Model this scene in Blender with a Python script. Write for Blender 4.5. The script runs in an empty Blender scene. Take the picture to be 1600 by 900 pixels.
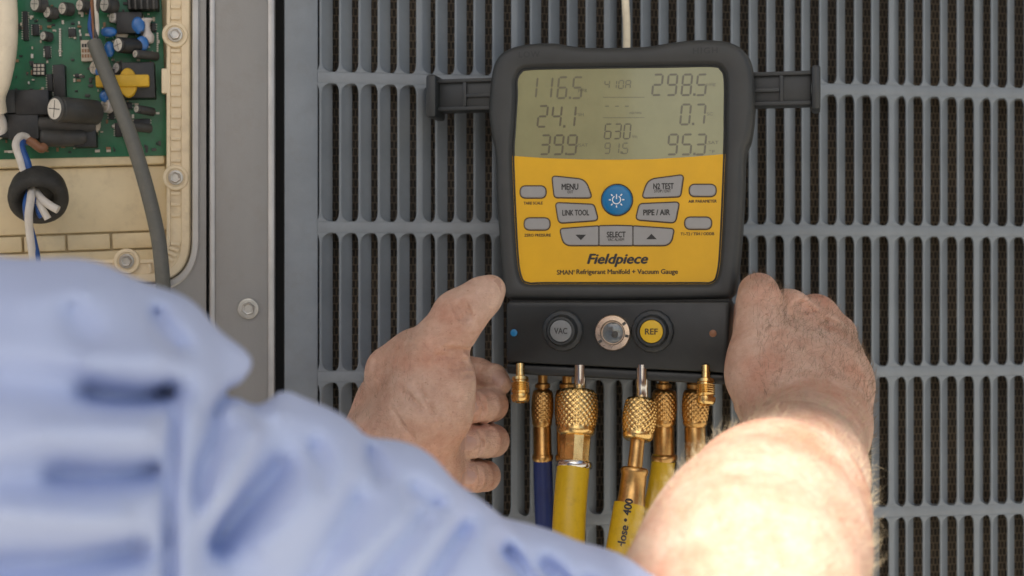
import bpy, bmesh, math, random
import numpy as np
from mathutils import Vector, Matrix
from math import radians as rad, sin, cos, pi, sqrt

random.seed(7); RNG = np.random.default_rng(7)
SC = bpy.context.scene
COL = SC.collection
F = 2222.2          # focal length in photograph pixels (50 mm on 36 mm, 1600 px wide)
H = 1.35            # camera height above the ground

# ------------------------------------------------------------------ camera
cam = bpy.data.cameras.new('camera'); cam_o = bpy.data.objects.new('camera', cam); COL.objects.link(cam_o)
cam.lens = 50; cam.sensor_width = 36; cam.clip_start = 0.02; cam.clip_end = 400
cam_o.location = (0, 0, H); cam_o.rotation_euler = (rad(90), 0, 0)
cam.dof.use_dof = True; cam.dof.focus_distance = 1.0; cam.dof.aperture_fstop = 5.8; cam.dof.aperture_blades = 7
SC.camera = cam_o

# ------------------------------------------------------------------ sky, sun, exposure
SUN = Vector((-0.17, -0.71, 0.68)).normalized()      # direction towards the sun
w = bpy.data.worlds.new('World'); SC.world = w; w.use_nodes = True
nt = w.node_tree; bg = nt.nodes['Background']
sky = nt.nodes.new('ShaderNodeTexSky'); sky.sky_type = 'NISHITA'; sky.sun_disc = False
sky.sun_elevation = math.asin(SUN.z); sky.sun_rotation = math.atan2(SUN.x, SUN.y)
sky.air_density = 1.0; sky.dust_density = 2.5; sky.ozone_density = 1.0
nt.links.new(sky.outputs[0], bg.inputs[0]); bg.inputs[1].default_value = 0.072
sun = bpy.data.lights.new('sun', 'SUN'); sun.energy = 5.0; sun.angle = rad(0.53); sun.color = (1, 0.955, 0.885)
sun_o = bpy.data.objects.new('sun', sun); COL.objects.link(sun_o)
sun_o.rotation_euler = SUN.to_track_quat('Z', 'Y').to_euler(); sun_o.location = (-1, -4, 5)
SC.view_settings.view_transform = 'Standard'; SC.view_settings.look = 'None'
SC.view_settings.exposure = 0.86; SC.view_settings.gamma = 1.0
SC.render.engine = 'CYCLES'; SC.cycles.use_denoising = True
SC.cycles.max_bounces = 7; SC.cycles.diffuse_bounces = 4; SC.cycles.glossy_bounces = 4

# ------------------------------------------------------------------ helpers
def P(px, py, d):
    return Vector(((px-800)/F*d, d, H+(450-py)/F*d))

class Frame:
    """a plane standing in the place: origin, yaw about z, roll about its own normal; local x right, y back, z up"""
    def __init__(s, o, yaw, roll=0):
        s.o = Vector(o); s.R = (Matrix.Rotation(rad(yaw), 3, 'Z') @ Matrix.Rotation(rad(-roll), 3, 'Y'))
        s.ex = s.R @ Vector((1, 0, 0)); s.ny = s.R @ Vector((0, 1, 0)); s.ez = s.R @ Vector((0, 0, 1))
        s.M = Matrix.Translation(s.o) @ s.R.to_4x4()
        s.C = Vector((0, 0, H))
    def loc(s, px, py, off=0.0):
        r = Vector(((px-800)/F, 1, (450-py)/F))
        t = ((s.o - s.C).dot(s.ny) - off)/r.dot(s.ny)
        q = s.C + r*t - s.o
        return Vector((q.dot(s.ex), -off, q.dot(s.ez)))
    def xz(s, px, py, off=0.0):
        v = s.loc(px, py, off); return (v.x, v.z)
    def w(s, px, py, off=0.0):
        return s.M @ s.loc(px, py, off)

def tag(o, label=None, cat=None, group=None, kind=None):
    if label: o['label'] = label
    if cat: o['category'] = cat
    if group: o['group'] = group
    if kind: o['kind'] = kind
    return o

def empty(name, M, label=None, cat=None, group=None):
    o = bpy.data.objects.new(name, None); COL.objects.link(o); o.empty_display_size = .02
    o.matrix_world = M if isinstance(M, Matrix) else Matrix.Translation(Vector(M))
    return tag(o, label, cat, group)

def mesh(name, V, Fc, m=None, smooth=False, autos=None):
    me = bpy.data.meshes.new(name); me.from_pydata([tuple(v) for v in V], [], [tuple(f) for f in Fc]); me.validate(); me.update()
    if m is not None: me.materials.append(m)
    if smooth: me.polygons.foreach_set('use_smooth', [True]*len(me.polygons))
    if autos is not None:
        me.polygons.foreach_set('use_smooth', [True]*len(me.polygons))
        me.set_sharp_from_angle(angle=rad(autos))
    return me

def ob(name, me, parent=None, loc=None):
    o = bpy.data.objects.new(name, me); COL.objects.link(o)
    if parent is not None: o.parent = parent
    if loc is not None: o.location = loc
    return o

class MB:
    def __init__(s): s.V = []; s.F = []
    def add(s, V, Fc):
        n = len(s.V); s.V += [tuple(v) for v in V]; s.F += [tuple(i+n for i in f) for f in Fc]; return s
    def box(s, x0, x1, y0, y1, z0, z1, b=0.0):
        if b <= 0:
            V = [(x, y, z) for x in (x0, x1) for y in (y0, y1) for z in (z0, z1)]
            return s.add(V, [(0,1,3,2),(4,6,7,5),(0,4,5,1),(2,3,7,6),(0,2,6,4),(1,5,7,3)])
        # chamfered: two stacked octagon-free insets in every direction (rounded-looking box)
        bm = bmesh.new(); bmesh.ops.create_cube(bm, size=1)
        for v in bm.verts: v.co = ((x0+x1)/2+v.co.x*(x1-x0), (y0+y1)/2+v.co.y*(y1-y0), (z0+z1)/2+v.co.z*(z1-z0))
        bmesh.ops.bevel(bm, geom=bm.edges[:], offset=b, segments=2, profile=.5, affect='EDGES')
        bm.verts.index_update(); V = [v.co[:] for v in bm.verts]; Fc = [[v.index for v in f.verts] for f in bm.faces]; bm.free()
        return s.add(V, Fc)
    def loft(s, loops, c0=True, c1=True, closed=True):
        n = len(loops[0]); V = []; Fc = []
        for L in loops: V += [tuple(p) for p in L]
        for i in range(len(loops)-1):
            for j in range(n if closed else n-1):
                k = (j+1) % n
                Fc.append((i*n+j, i*n+k, (i+1)*n+k, (i+1)*n+j))
        if c0: Fc.append(tuple(range(n-1, -1, -1)))
        if c1: Fc.append(tuple((len(loops)-1)*n+j for j in range(n)))
        return s.add(V, Fc)
    def lathe(s, p0, d, prof, seg=32, fn=None):
        """rings of radius r at distance t along direction d from p0"""
        p0 = Vector(p0); d = Vector(d).normalized(); a = d.orthogonal().normalized(); b = d.cross(a)
        L = []
        for t, r in prof:
            L.append([p0+d*t+(a*cos(2*pi*j/seg)+b*sin(2*pi*j/seg))*(r if fn is None else fn(t, j, r)) for j in range(seg)])
        return s.loft(L)
    def tube(s, pts, r, seg=14, caps=True, flat=1.0):
        pts = [Vector(p) for p in pts]; n = len(pts); rs = r if hasattr(r, '__len__') else [r]*n
        L = []; prev = None
        for i, p in enumerate(pts):
            t = (pts[min(i+1, n-1)]-pts[max(i-1, 0)]).normalized()
            if prev is None: a = t.orthogonal().normalized()
            else: a = (prev - t*prev.dot(t)).normalized()
            prev = a; b = t.cross(a)
            L.append([p+(a*cos(2*pi*j/seg)*flat+b*sin(2*pi*j/seg))*rs[i] for j in range(seg)])
        return s.loft(L, caps, caps)
    def me(s, name, m, autos=35): 
        M = mesh(name, s.V, s.F, m, autos=autos)
        bm = bmesh.new(); bm.from_mesh(M); bmesh.ops.recalc_face_normals(bm, faces=bm.faces); bm.to_mesh(M); bm.free()
        if autos is not None: M.set_sharp_from_angle(angle=rad(autos))
        return M
    def ob(s, name, m, parent=None, autos=35): return ob(name, s.me(name, m, autos), parent)

def crom(pts, n=8, closed=False):
    pts = [Vector(p) for p in pts]; out = []; N = len(pts)
    rng = range(N if closed else N-1)
    for i in rng:
        g = (lambda k: pts[k % N]) if closed else (lambda k: pts[max(0, min(N-1, k))])
        p0, p1, p2, p3 = g(i-1), g(i), g(i+1), g(i+2)
        for j in range(n):
            t = j/n
            out.append(.5*((2*p1)+(p2-p0)*t+(2*p0-5*p1+4*p2-p3)*t*t+(3*p1-p0-3*p2+p3)*t**3))
    if not closed: out.append(pts[-1])
    return out

def resample(pts, n):
    P_ = np.array([tuple(p)[:2] for p in pts]+[tuple(pts[0])[:2]]); d = np.r_[0, np.cumsum(np.linalg.norm(np.diff(P_, axis=0), axis=1))]
    t = np.linspace(0, d[-1], n, endpoint=False)
    return np.c_[np.interp(t, d, P_[:, 0]), np.interp(t, d, P_[:, 1])]

def area2(p): x, y = p[:, 0], p[:, 1]; return .5*np.sum(x*np.roll(y, -1)-np.roll(x, -1)*y)
def inset(p, d):
    """move a closed 2d loop inwards by d"""
    p = np.asarray(p, float); sgn = 1 if area2(p) > 0 else -1
    t = np.roll(p, -1, 0)-np.roll(p, 1, 0); t /= np.linalg.norm(t, axis=1)[:, None]+1e-12
    nrm = np.c_[-t[:, 1], t[:, 0]]*sgn
    return p+nrm*d
def rpoly(pts, r, seg=5):
    """polygon with filleted corners"""
    n = len(pts); out = []
    for i in range(n):
        a, b, c = [Vector(pts[(i+k) % n][:2]) for k in (-1, 0, 1)]
        rr = r[i] if hasattr(r, '__len__') else r
        u = (a-b); v = (c-b); lu, lv = u.length, v.length; u.normalize(); v.normalize()
        ang = math.acos(max(-1, min(1, u.dot(v)))); q = min(rr/math.tan(ang/2), .48*lu, .48*lv)
        s_, e_ = b+u*q, b+v*q
        for k in range(seg+1):
            t = k/seg; out.append(((1-t)**2*s_+2*(1-t)*t*b+t*t*e_)[:])
    return np.array(out)
def ring3(p2, y): return [(a, y, b) for a, b in p2]

def text_mesh(body, size, m, bold=0.0, shear=0.0, ext=0.0, spacing=1.0):
    """flat lettering centred on 0,0 in the local x-z plane facing -y"""
    cu = bpy.data.curves.new('lettering', 'FONT'); cu.body = body; cu.size = size; cu.shear = shear
    cu.align_x = 'CENTER'; cu.align_y = 'CENTER'; cu.space_character = spacing; cu.resolution_u = 3; cu.extrude = ext
    o = bpy.data.objects.new('lettering', cu)
    t = o.to_mesh(); V = [(v.co.x, -v.co.z, v.co.y) for v in t.vertices]; Fc = [tuple(p.vertices) for p in t.polygons]
    o.to_mesh_clear(); bpy.data.objects.remove(o); bpy.data.curves.remove(cu)
    V = np.array(V)
    if bold:
        V0, F0, n0 = V, list(Fc), len(V); b_ = bold*size
        for q, (ax, az) in enumerate(((-1,0),(1,0),(0,.7),(0,-.7))):
            V = np.vstack([V, V0+np.array((ax*b_, (q+1)*4e-6, az*b_))]); Fc = Fc+[tuple(i+n0*(q+1) for i in f) for f in F0]
    V[:, 0] -= (V[:, 0].min()+V[:, 0].max())/2; V[:, 2] -= (V[:, 2].min()+V[:, 2].max())/2
    return mesh('lettering', V, Fc, m)

# ------------------------------------------------------------------ materials
MT = {}
def mat(name, col, rough=.5, metal=0.0, var=0.0, vscale=20, bump=0.0, bscale=300, rvar=0.0, coat=0.0, sss=0.0, spec=.5, col2=None, stretch=(1,1,1), dirt=0.0, dirtcol=(.12,.09,.06), emit=None):
    m = bpy.data.materials.new(name); m.use_nodes = True; t = m.node_tree; b = t.nodes['Principled BSDF']; L = t.links.new
    b.inputs['Base Color'].default_value = (*col, 1); b.inputs['Roughness'].default_value = rough; b.inputs['Metallic'].default_value = metal
    b.inputs['Specular IOR Level'].default_value = spec
    b.inputs['Coat Weight'].default_value = coat; b.inputs['Coat Roughness'].default_value = .06
    if sss: b.inputs['Subsurface Weight'].default_value = sss; b.inputs['Subsurface Radius'].default_value = (.006, .0025, .0012); b.inputs['Subsurface Scale'].default_value = 1.0
    tc = t.nodes.new('ShaderNodeTexCoord'); mp = t.nodes.new('ShaderNodeMapping'); mp.inputs['Scale'].default_value = stretch
    L(tc.outputs['Object'], mp.inputs[0])
    out = None
    if var or col2:
        n = t.nodes.new('ShaderNodeTexNoise'); n.inputs['Scale'].default_value = vscale; n.inputs['Detail'].default_value = 5; n.inputs['Roughness'].default_value = .62; L(mp.outputs[0], n.inputs[0])
        r = t.nodes.new('ShaderNodeValToRGB'); r.color_ramp.elements[0].position = .32; r.color_ramp.elements[1].position = .68
        c2 = col2 or tuple(min(1, c*(1+var)) for c in col); c1 = tuple(c*(1-var) for c in col) if not col2 else col
        r.color_ramp.elements[0].color = (*c1, 1); r.color_ramp.elements[1].color = (*c2, 1)
        L(n.outputs[0], r.inputs[0]); out = r.outputs[0]
    if dirt:
        n = t.nodes.new('ShaderNodeTexNoise'); n.inputs['Scale'].default_value = vscale*2.7+7; n.inputs['Detail'].default_value = 8; n.inputs['Roughness'].default_value = .72; L(tc.outputs['Object'], n.inputs[0])
        r = t.nodes.new('ShaderNodeValToRGB'); r.color_ramp.elements[0].position = .50; r.color_ramp.elements[1].position = .78
        r.color_ramp.elements[0].color = (0,0,0,1); r.color_ramp.elements[1].color = (dirt, dirt, dirt, 1); L(n.outputs[0], r.inputs[0])
        x = t.nodes.new('ShaderNodeMixRGB'); x.inputs[2].default_value = (*dirtcol, 1); L(r.outputs[0], x.inputs[0])
        if out is not None: L(out, x.inputs[1])
        else: x.inputs[1].default_value = (*col, 1)
        out = x.outputs[0]
    if out is not None: L(out, b.inputs['Base Color'])
    if rvar:
        n = t.nodes.new('ShaderNodeTexNoise'); n.inputs['Scale'].default_value = vscale*1.7+3; n.inputs['Detail'].default_value = 6; L(mp.outputs[0], n.inputs[0])
        r = t.nodes.new('ShaderNodeMapRange'); r.inputs[3].default_value = max(.02, rough-rvar); r.inputs[4].default_value = min(1, rough+rvar); L(n.outputs[0], r.inputs[0]); L(r.outputs[0], b.inputs['Roughness'])
    if bump:
        n = t.nodes.new('ShaderNodeTexNoise'); n.inputs['Scale'].default_value = bscale; n.inputs['Detail'].default_value = 4; L(tc.outputs['Object'], n.inputs[0])
        q = t.nodes.new('ShaderNodeBump'); q.inputs['Strength'].default_value = 1; q.inputs['Distance'].default_value = bump; L(n.outputs[0], q.inputs['Height']); L(q.outputs[0], b.inputs['Normal'])
    MT[name] = m; return m

M_GRILL = mat('painted_grille_steel', (.205,.232,.255), .48, var=.13, vscale=18, bump=.00012, bscale=900, rvar=.1, dirt=.35, dirtcol=(.16,.15,.13))
M_PANEL = mat('painted_panel_steel', (.275,.27,.255), .45, var=.10, vscale=9, bump=.00014, bscale=700, rvar=.12, dirt=.45, dirtcol=(.22,.19,.15), stretch=(1,1,.25))
M_EDGE = mat('bare_aluminium_edge', (.44,.43,.41), .38, .5, var=.12, vscale=30, rvar=.12, bump=.0001, bscale=700)
M_BLACK = mat('dark_void', (.012,.013,.014), .8)
M_CREAM = mat('cream_plastic', (.80,.67,.42), .55, var=.07, vscale=14, bump=.0002, bscale=260, dirt=.35, dirtcol=(.33,.23,.13))
M_CREAM2 = mat('cream_rim_plastic', (.80,.67,.45), .5, var=.06, vscale=25, bump=.0002, bscale=420, dirt=.45, dirtcol=(.36,.26,.16))
M_STEEL = mat('zinc_screw', (.50,.48,.44), .36, .9, var=.2, vscale=120, rvar=.12)
M_HOUS = mat('charcoal_rubber_housing', (.034,.037,.037), .50, var=.12, vscale=30, bump=.00012, bscale=1500, rvar=.08)
M_HOUS2 = mat('black_manifold_body', (.017,.020,.021), .42, var=.2, vscale=40, bump=.0001, bscale=1200, rvar=.1, dirt=.25, dirtcol=(.05,.05,.05))
M_HANDLE = mat('black_handle_plastic', (.024,.028,.030), .45, var=.15, vscale=40, bump=.0001, bscale=1300)
M_YEL = mat('yellow_face_plate', (.71,.395,.004), .46, var=.05, vscale=40, rvar=.06, bump=.00003, bscale=1800)
M_BTN = mat('grey_key_rubber', (.30,.30,.295), .5, var=.04, vscale=80, bump=.00004, bscale=1500)
M_BLUE = mat('blue_power_key', (.004,.155,.36), .35, var=.03, vscale=50)
M_INK = mat('black_print', (.022,.022,.022), .55)
M_INKY = mat('brown_black_print', (.05,.03,.008), .55)
M_WHITEP = mat('white_print', (.72,.75,.78), .5)
M_SURR = mat('dark_key_surround', (.06,.038,.02), .6)
M_LCD = mat('liquid_crystal_glass', (.235,.24,.12), .25, var=.07, vscale=25, coat=1.0, spec=.5)
M_SEG = mat('lcd_segment', (.105,.098,.058), .3, coat=.6)
M_SEGF = mat('lcd_segment_faint', (.125,.12,.07), .3, coat=.6)
M_BRASS = mat('brass', (.82,.56,.22), .25, 1, var=.18, vscale=160, rvar=.12, dirt=.35, dirtcol=(.22,.13,.05))
M_BRASSD = mat('aged_brass', (.60,.36,.13), .33, 1, var=.2, vscale=140, rvar=.1, dirt=.4, dirtcol=(.14,.08,.03))
M_CHROME = mat('bright_steel', (.66,.66,.64), .16, 1, var=.1, vscale=120, rvar=.08)
M_PINKST = mat('worn_copper_steel', (.62,.50,.40), .30, 1, var=.15, vscale=200, rvar=.12)
M_YHOSE = mat('yellow_hose_rubber', (.60,.40,.012), .36, var=.09, vscale=60, bump=.00015, bscale=500, dirt=.35, dirtcol=(.25,.15,.02), stretch=(1,1,.3))
M_BHOSE = mat('blue_hose_rubber', (.010,.026,.135), .45, var=.15, vscale=60, bump=.00015, bscale=500)
M_RHOSE = mat('red_hose_rubber', (.13,.022,.014), .45, var=.15, vscale=60, bump=.00015, bscale=500)
M_GLASS = mat('sight_glass', (.11,.13,.14), .08, var=.5, vscale=150, coat=1)
M_VAC = mat('grey_cap', (.19,.20,.205), .5, var=.06, vscale=90)
M_YCAP = mat('yellow_cap', (.68,.43,.012), .45, var=.04, vscale=90)
M_PCB = mat('green_circuit_board', (.014,.15,.065), .42, var=.25, vscale=40, coat=.2, bump=.00008, bscale=900, dirt=.4, dirtcol=(.09,.12,.09))
M_CHIP = mat('black_component', (.018,.019,.019), .45, var=.3, vscale=90, dirt=.35, dirtcol=(.07,.065,.055))
M_DGREY = mat('dark_grey_component', (.052,.052,.048), .5, var=.3, vscale=60, dirt=.5, dirtcol=(.10,.085,.065))
M_SILV = mat('aluminium_can_top', (.70,.66,.57), .4, .1, var=.12, vscale=120)
M_CBLUE = mat('blue_disc_capacitor', (.02,.14,.42), .3, var=.2, vscale=120, coat=.4)
M_YTAPE = mat('yellow_coil_tape', (.66,.40,.02), .45, var=.12, vscale=80)
M_SILIC = mat('white_silicone', (.60,.56,.52), .45, var=.06, vscale=80)
M_LABEL = mat('paper_label', (.60,.53,.42), .6, var=.05, vscale=80)
M_BROWNP = mat('brown_print', (.30,.17,.09), .6)
M_LED = mat('amber_led', (.75,.42,.03), .3, coat=.5)
M_GCABLE = mat('grey_cable_sheath', (.135,.135,.115), .5, var=.10, vscale=50, bump=.0003, bscale=260, dirt=.5, dirtcol=(.21,.19,.15))
M_WCABLE = mat('cream_cable', (.84,.74,.55), .45, var=.08, vscale=40, dirt=.3, dirtcol=(.42,.3,.17))
M_WWIRE = mat('white_wire', (.66,.62,.55), .42, var=.08, vscale=60, dirt=.3, dirtcol=(.35,.27,.2))
M_BWIRE = mat('blue_wire', (.018,.085,.30), .4, var=.15, vscale=60)
M_OWIRE = mat('brown_wire', (.26,.12,.06), .45, var=.15, vscale=60)
M_GROM = mat('black_rubber_grommet', (.030,.029,.025), .7, var=.4, vscale=60, bump=.0006, bscale=160, dirt=.5, dirtcol=(.09,.085,.065))
M_CONC = mat('concrete', (.42,.39,.34), .9, var=.12, vscale=3, bump=.002, bscale=60)
M_WALLB = mat('tan_house_wall', (.42,.36,.28), .85, var=.1, vscale=4, bump=.002, bscale=90)
M_SLAB = mat('white_slab_paint', (.62,.60,.56), .7, var=.05, vscale=4)
M_JEAN = mat('dark_work_trousers', (.03,.035,.06), .85, var=.2, vscale=60, bump=.0004, bscale=800)
M_BOOT = mat('brown_boot_leather', (.07,.04,.025), .6, var=.2, vscale=60)
M_HAIR = mat('brown_hair', (.06,.038,.022), .6, var=.3, vscale=200, bump=.001, bscale=400)
M_AHAIR = mat('blond_arm_hair', (.62,.50,.32), .45)
M_AHAIR2 = mat('brown_hand_hair', (.20,.13,.075), .5)
M_NAIL = mat('fingernail', (.52,.32,.25), .32, var=.06, vscale=150, coat=.2)
def coil_material():
    m = bpy.data.materials.new('coil_fins'); m.use_nodes = True; t = m.node_tree; b = t.nodes['Principled BSDF']; L = t.links.new
    tc = t.nodes.new('ShaderNodeTexCoord'); mp = t.nodes.new('ShaderNodeMapping'); mp.inputs['Rotation'].default_value = (rad(90), 0, 0); L(tc.outputs['Object'], mp.inputs[0])
    br = t.nodes.new('ShaderNodeTexBrick'); br.inputs['Scale'].default_value = 1; br.inputs['Brick Width'].default_value = .0034; br.inputs['Row Height'].default_value = .0062
    br.inputs['Mortar Size'].default_value = .0007; br.inputs['Mortar Smooth'].default_value = .6; br.offset = .5
    br.inputs['Color1'].default_value = (.032,.030,.026,1); br.inputs['Color2'].default_value = (.055,.047,.037,1); br.inputs['Mortar'].default_value = (.19,.16,.12,1)
    L(mp.outputs[0], br.inputs[0])
    n = t.nodes.new('ShaderNodeTexNoise'); n.inputs['Scale'].default_value = 9; n.inputs['Detail'].default_value = 6; L(tc.outputs['Object'], n.inputs[0])
    mx = t.nodes.new('ShaderNodeMixRGB'); mx.blend_type = 'MULTIPLY'; mx.inputs[0].default_value = .8; L(br.outputs[0], mx.inputs[1])
    r = t.nodes.new('ShaderNodeValToRGB'); r.color_ramp.elements[0].position = .3; r.color_ramp.elements[1].position = .7; r.color_ramp.elements[0].color = (.45,.45,.47,1); r.color_ramp.elements[1].color = (1.3,1.15,.95,1)
    L(n.outputs[0], r.inputs[0]); L(r.outputs[0], mx.inputs[2]); L(mx.outputs[0], b.inputs['Base Color'])
    q = t.nodes.new('ShaderNodeBump'); q.inputs['Distance'].default_value = .001; L(br.outputs['Fac'], q.inputs['Height']); L(q.outputs[0], b.inputs['Normal'])
    b.inputs['Roughness'].default_value = .6
    return m

# ------------------------------------------------------------------ the setting
g = MB().add([(-80,-80,0),(80,-80,0),(80,80,0),(-80,80,0)], [(0,1,2,3)]).ob('ground', M_CONC, autos=None); tag(g, kind='structure')
hw = MB().box(-5, 5, 1.95, 2.15, 0, 6.2).ob('house_wall', M_WALLB)
tag(hw, 'tan rendered house wall behind the outdoor unit', 'wall')
rf = empty('shade_slab', (0, 1.9, 4.6), 'white slab added out of view above to shade the unit and shirt', 'shade_slab')
# added unseen slab, its left bay shaped to shade the unit and the shirt
sx, sy = SUN.x/SUN.z, SUN.y/SUN.z
EX = .018+sx*(4.6-1.232); EY = .812+sy*(4.6-1.27)
L_out = [(-2.3, 1.94), (1.5, 1.94), (1.5, EY), (EX, EY), (EX, EY-.9), (EX-.95, EY-.9), (EX-.95, EY), (-2.3, EY)]
MB().loft([[(x, y-1.9, 0) for x, y in L_out], [(x, y-1.9, .16) for x, y in L_out]]).ob('slab', M_SLAB, rf)
MB().loft([[(x, y-1.9, .164) for x, y in L_out], [(x, y-1.9, .20) for x, y in L_out]]).ob('shade_slab_top', M_DGREY, rf)

nb = MB().box(-7, -2.1, -5.2, -4.9, 0, 2.9).box(-7.1, -2.0, -5.3, -4.8, 2.904, 3.0).ob('reflection_wall', mat('pink_reflection_tint', (.70,.45,.36), .9, var=.2, vscale=9, bump=.004, bscale=40))  # unseen wall added behind the camera, pink to tint the display's reflection
tag(nb, 'pink wall added out of view to tint the reflection in the gauge display', 'wall')
# ------------------------------------------------------------------ outdoor unit
U = Frame((0, 1.13, H), 9)
unit = empty('outdoor_unit', U.M, 'grey steel outdoor unit with slatted grille behind the gauge', 'air conditioner')
PITCH = .0151
BARS = [.2807+.1167, .2807, .164, .0474, -.0693, -.186, -.3027, -.3027-.1167]
BH = .0092
def slat_u(i): return (i-10.05)*PITCH
uL = U.xz(444, 450)[0]; uS = U.xz(497, 450)[0]; uR = slat_u(45.2)
gp = MB()
gp.box(uL, uS, 0, .03, -1.2, .42, .0016)
gp.box(uR, uR+.08, 0, .03, -1.2, .42, .0016)
gp.box(uS-.001, uR+.001, 0.0006, .03, -1.2, BARS[-1]+.004, .001)
gp.box(uL, uR+.08, 0.0004, .03, .4201, .62, .0016)
grille = gp.ob('grille', M_GRILL, unit)
bar_me = MB().box(uS-.0005, uR+.0005, 0.0003, .011, -BH/2, BH/2, .0009).me('bar', M_GRILL)
for v in BARS[:-1]:
    ob('bar', bar_me, grille, (0, 0, v))
def slat_mesh(wide):
    L = .1167-BH+.0006; R = .0075; W = .0022+wide; k = wide
    prof = [(0,.0008),(.0005,.0001),(W-.0006,.0001),(W,.0007),(.0032+k,.0018),(.0048+k,.0034),(.0074+k*.8,.0056),(.0106+k*.6,.0082),(.0097+k*.6,.0095),(.0060+k*.5,.0073),(.0036,.0051),(.0016,.0031),(.0002,.0017)]
    rows = []
    ss = [0,.0004,.001,.002,.0032,.0048,.0075]; zs = ss+[L-x for x in ss[::-1]]
    for z in zs:
        s = min(z, L-z); fl = 0 if s >= R else R-sqrt(max(0, R*R-(R-s)**2))
        row = []
        for q, (x, y) in enumerate(prof):
            if q in (2,3): x += fl*1.1
            elif q in (4,5,6): x += fl*.75
            elif q in (0,1,12): x -= fl*.55
            row.append((x, y, z-L/2))
        rows.append(row)
    return MB().loft(rows).me('slat', M_GRILL, 50)
sl_n, sl_w = slat_mesh(0), slat_mesh(.0030)
for r in range(len(BARS)-1):
    zc = (BARS[r]+BARS[r+1])/2
    if r in (0, 6) : continue
    for i in range(0, 45):
        ob('slat', sl_w if i in (5,10,15,20,25,31,36,41) else sl_n, grille, (slat_u(i)+RNG.normal(0,.00012), 0, zc))
coil = MB().add([(uS-.02,.024,-.55),(uR+.02,.024,-.55),(uR+.02,.024,.44),(uS-.02,.024,.44)], [(0,1,2,3)]).ob('coil', coil_material(), unit, None)
cs = MB().box(uL-.008, uR+.09, .034, .42, -1.25, .66, .004).box(-.95, uL-.009, .080, .42, -1.25, .66, .004).ob('cabinet', M_PANEL, unit)
MB().box(U.xz(424,450)[0], uL+.004, .018, .03, -1.2, .62).ob('seam_void', M_BLACK, unit)
# service strip between grille and control opening
s0, s1 = U.xz(326.5,450)[0], U.xz(430,450)[0]
st = MB().box(s0, s1, -.001, .03, -1.2, .62, .0022).ob('service_panel', M_PANEL, unit)
MB().box(s1-.0055, s1-.0008, -.0020, -.0011, -1.19, .61, .0004).ob('panel_lip', M_EDGE, st)
MB().box(s0+.0008, s0+.0045, -.0020, -.0011, -1.19, .61, .0004).ob('panel_lip', M_EDGE, st)
def hexbolt(x, y, z, r, parent, washer=1.55, name='bolt'):
    b = MB(); b.lathe((x,y,z), (0,-1,0), [(0,r*washer),(.0006,r*washer),(.0010,r*washer*.95),(.0011,r*washer*.8),(.0008,r*1.22)], 28)
    wsh = b.ob(name, M_STEEL, parent)
    h = MB(); a0 = random.random()
    hx = [(cos(a0+k*pi/3)*r, sin(a0+k*pi/3)*r) for k in range(6)]
    lp = lambda s, yy: [(x+q*s, yy, z+p*s) for q, p in hx]
    h.loft([lp(1, y-.0006), lp(1, y-.0036), lp(.90, y-.0044), lp(.7, y-.0042), lp(.62, y-.0036)])
    h.ob('bolt_head', M_STEEL, wsh, 20)
    return wsh
bx, bz = U.xz(388, 482); hexbolt(bx, -.0021, bz, .0052, st)

# metal surround with the rounded opening of the control compartment
def rrect(x0, x1, z0, z1, r, n=200):
    return resample([(0,0)] and rpoly([(x1,z1),(x0,z1),(x0,z0),(x1,z0)], r, 14), n)
ox0, ox1 = U.xz(-420,450)[0], U.xz(299,450)[0]; oz0 = U.xz(299,444)[1]; oz1 = .40
outer = rpoly([(U.xz(322,450)[0], .62), (-.95, .62), (-.95, -1.2), (U.xz(322,450)[0], -1.2)], .001, 3)
def ring_mesh(o2, i2, yo, yi, n=240):
    """flat-ish ring between two closed loops matched by direction from the opening's centre"""
    c = np.mean(i2, axis=0)
    def polar(p):
        a = np.arctan2(p[:,1]-c[1], p[:,0]-c[0]); r = np.hypot(p[:,0]-c[0], p[:,1]-c[1]); k = np.argsort(a)
        A = np.linspace(-pi, pi, n, endpoint=False)
        rr = np.interp(A, np.r_[a[k]-2*pi, a[k], a[k]+2*pi], np.r_[r[k], r[k], r[k]])
        return np.c_[c[0]+rr*np.cos(A), c[1]+rr*np.sin(A)]
    return polar(o2), polar(i2)
dense = lambda p, n=3000: resample(p, n)
inn = dense(rpoly([(ox1,oz1),(ox0,oz1),(ox0,oz0),(ox1,oz0)], .034, 14))
o2, i2 = ring_mesh(dense(outer), inn, 0, 0, 500)
sb = MB(); sb.loft([ring3(o2, .012), ring3(o2, .0), ring3(inset(i2, -.0055), .0), ring3(inset(i2,-.002), .0012), ring3(i2, .0035), ring3(i2, .03)], False, False)
surround = sb.ob('opening_surround', M_PANEL, unit, 40)
el = MB(); el.loft([ring3(inset(i2,-.0062), -.0004), ring3(inset(i2,-.0050), -.0016), ring3(inset(i2,-.0012), -.0016), ring3(inset(i2,-.0002), .0008), ring3(inset(i2,-.0004), .004)], False, False)
el.ob('edge_trim', M_EDGE, surround, 40)
MB().box(U.xz(322.5,450)[0], s0-.0006, .009, .02, -1.2, .62).ob('seam_void', M_BLACK, unit)

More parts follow.
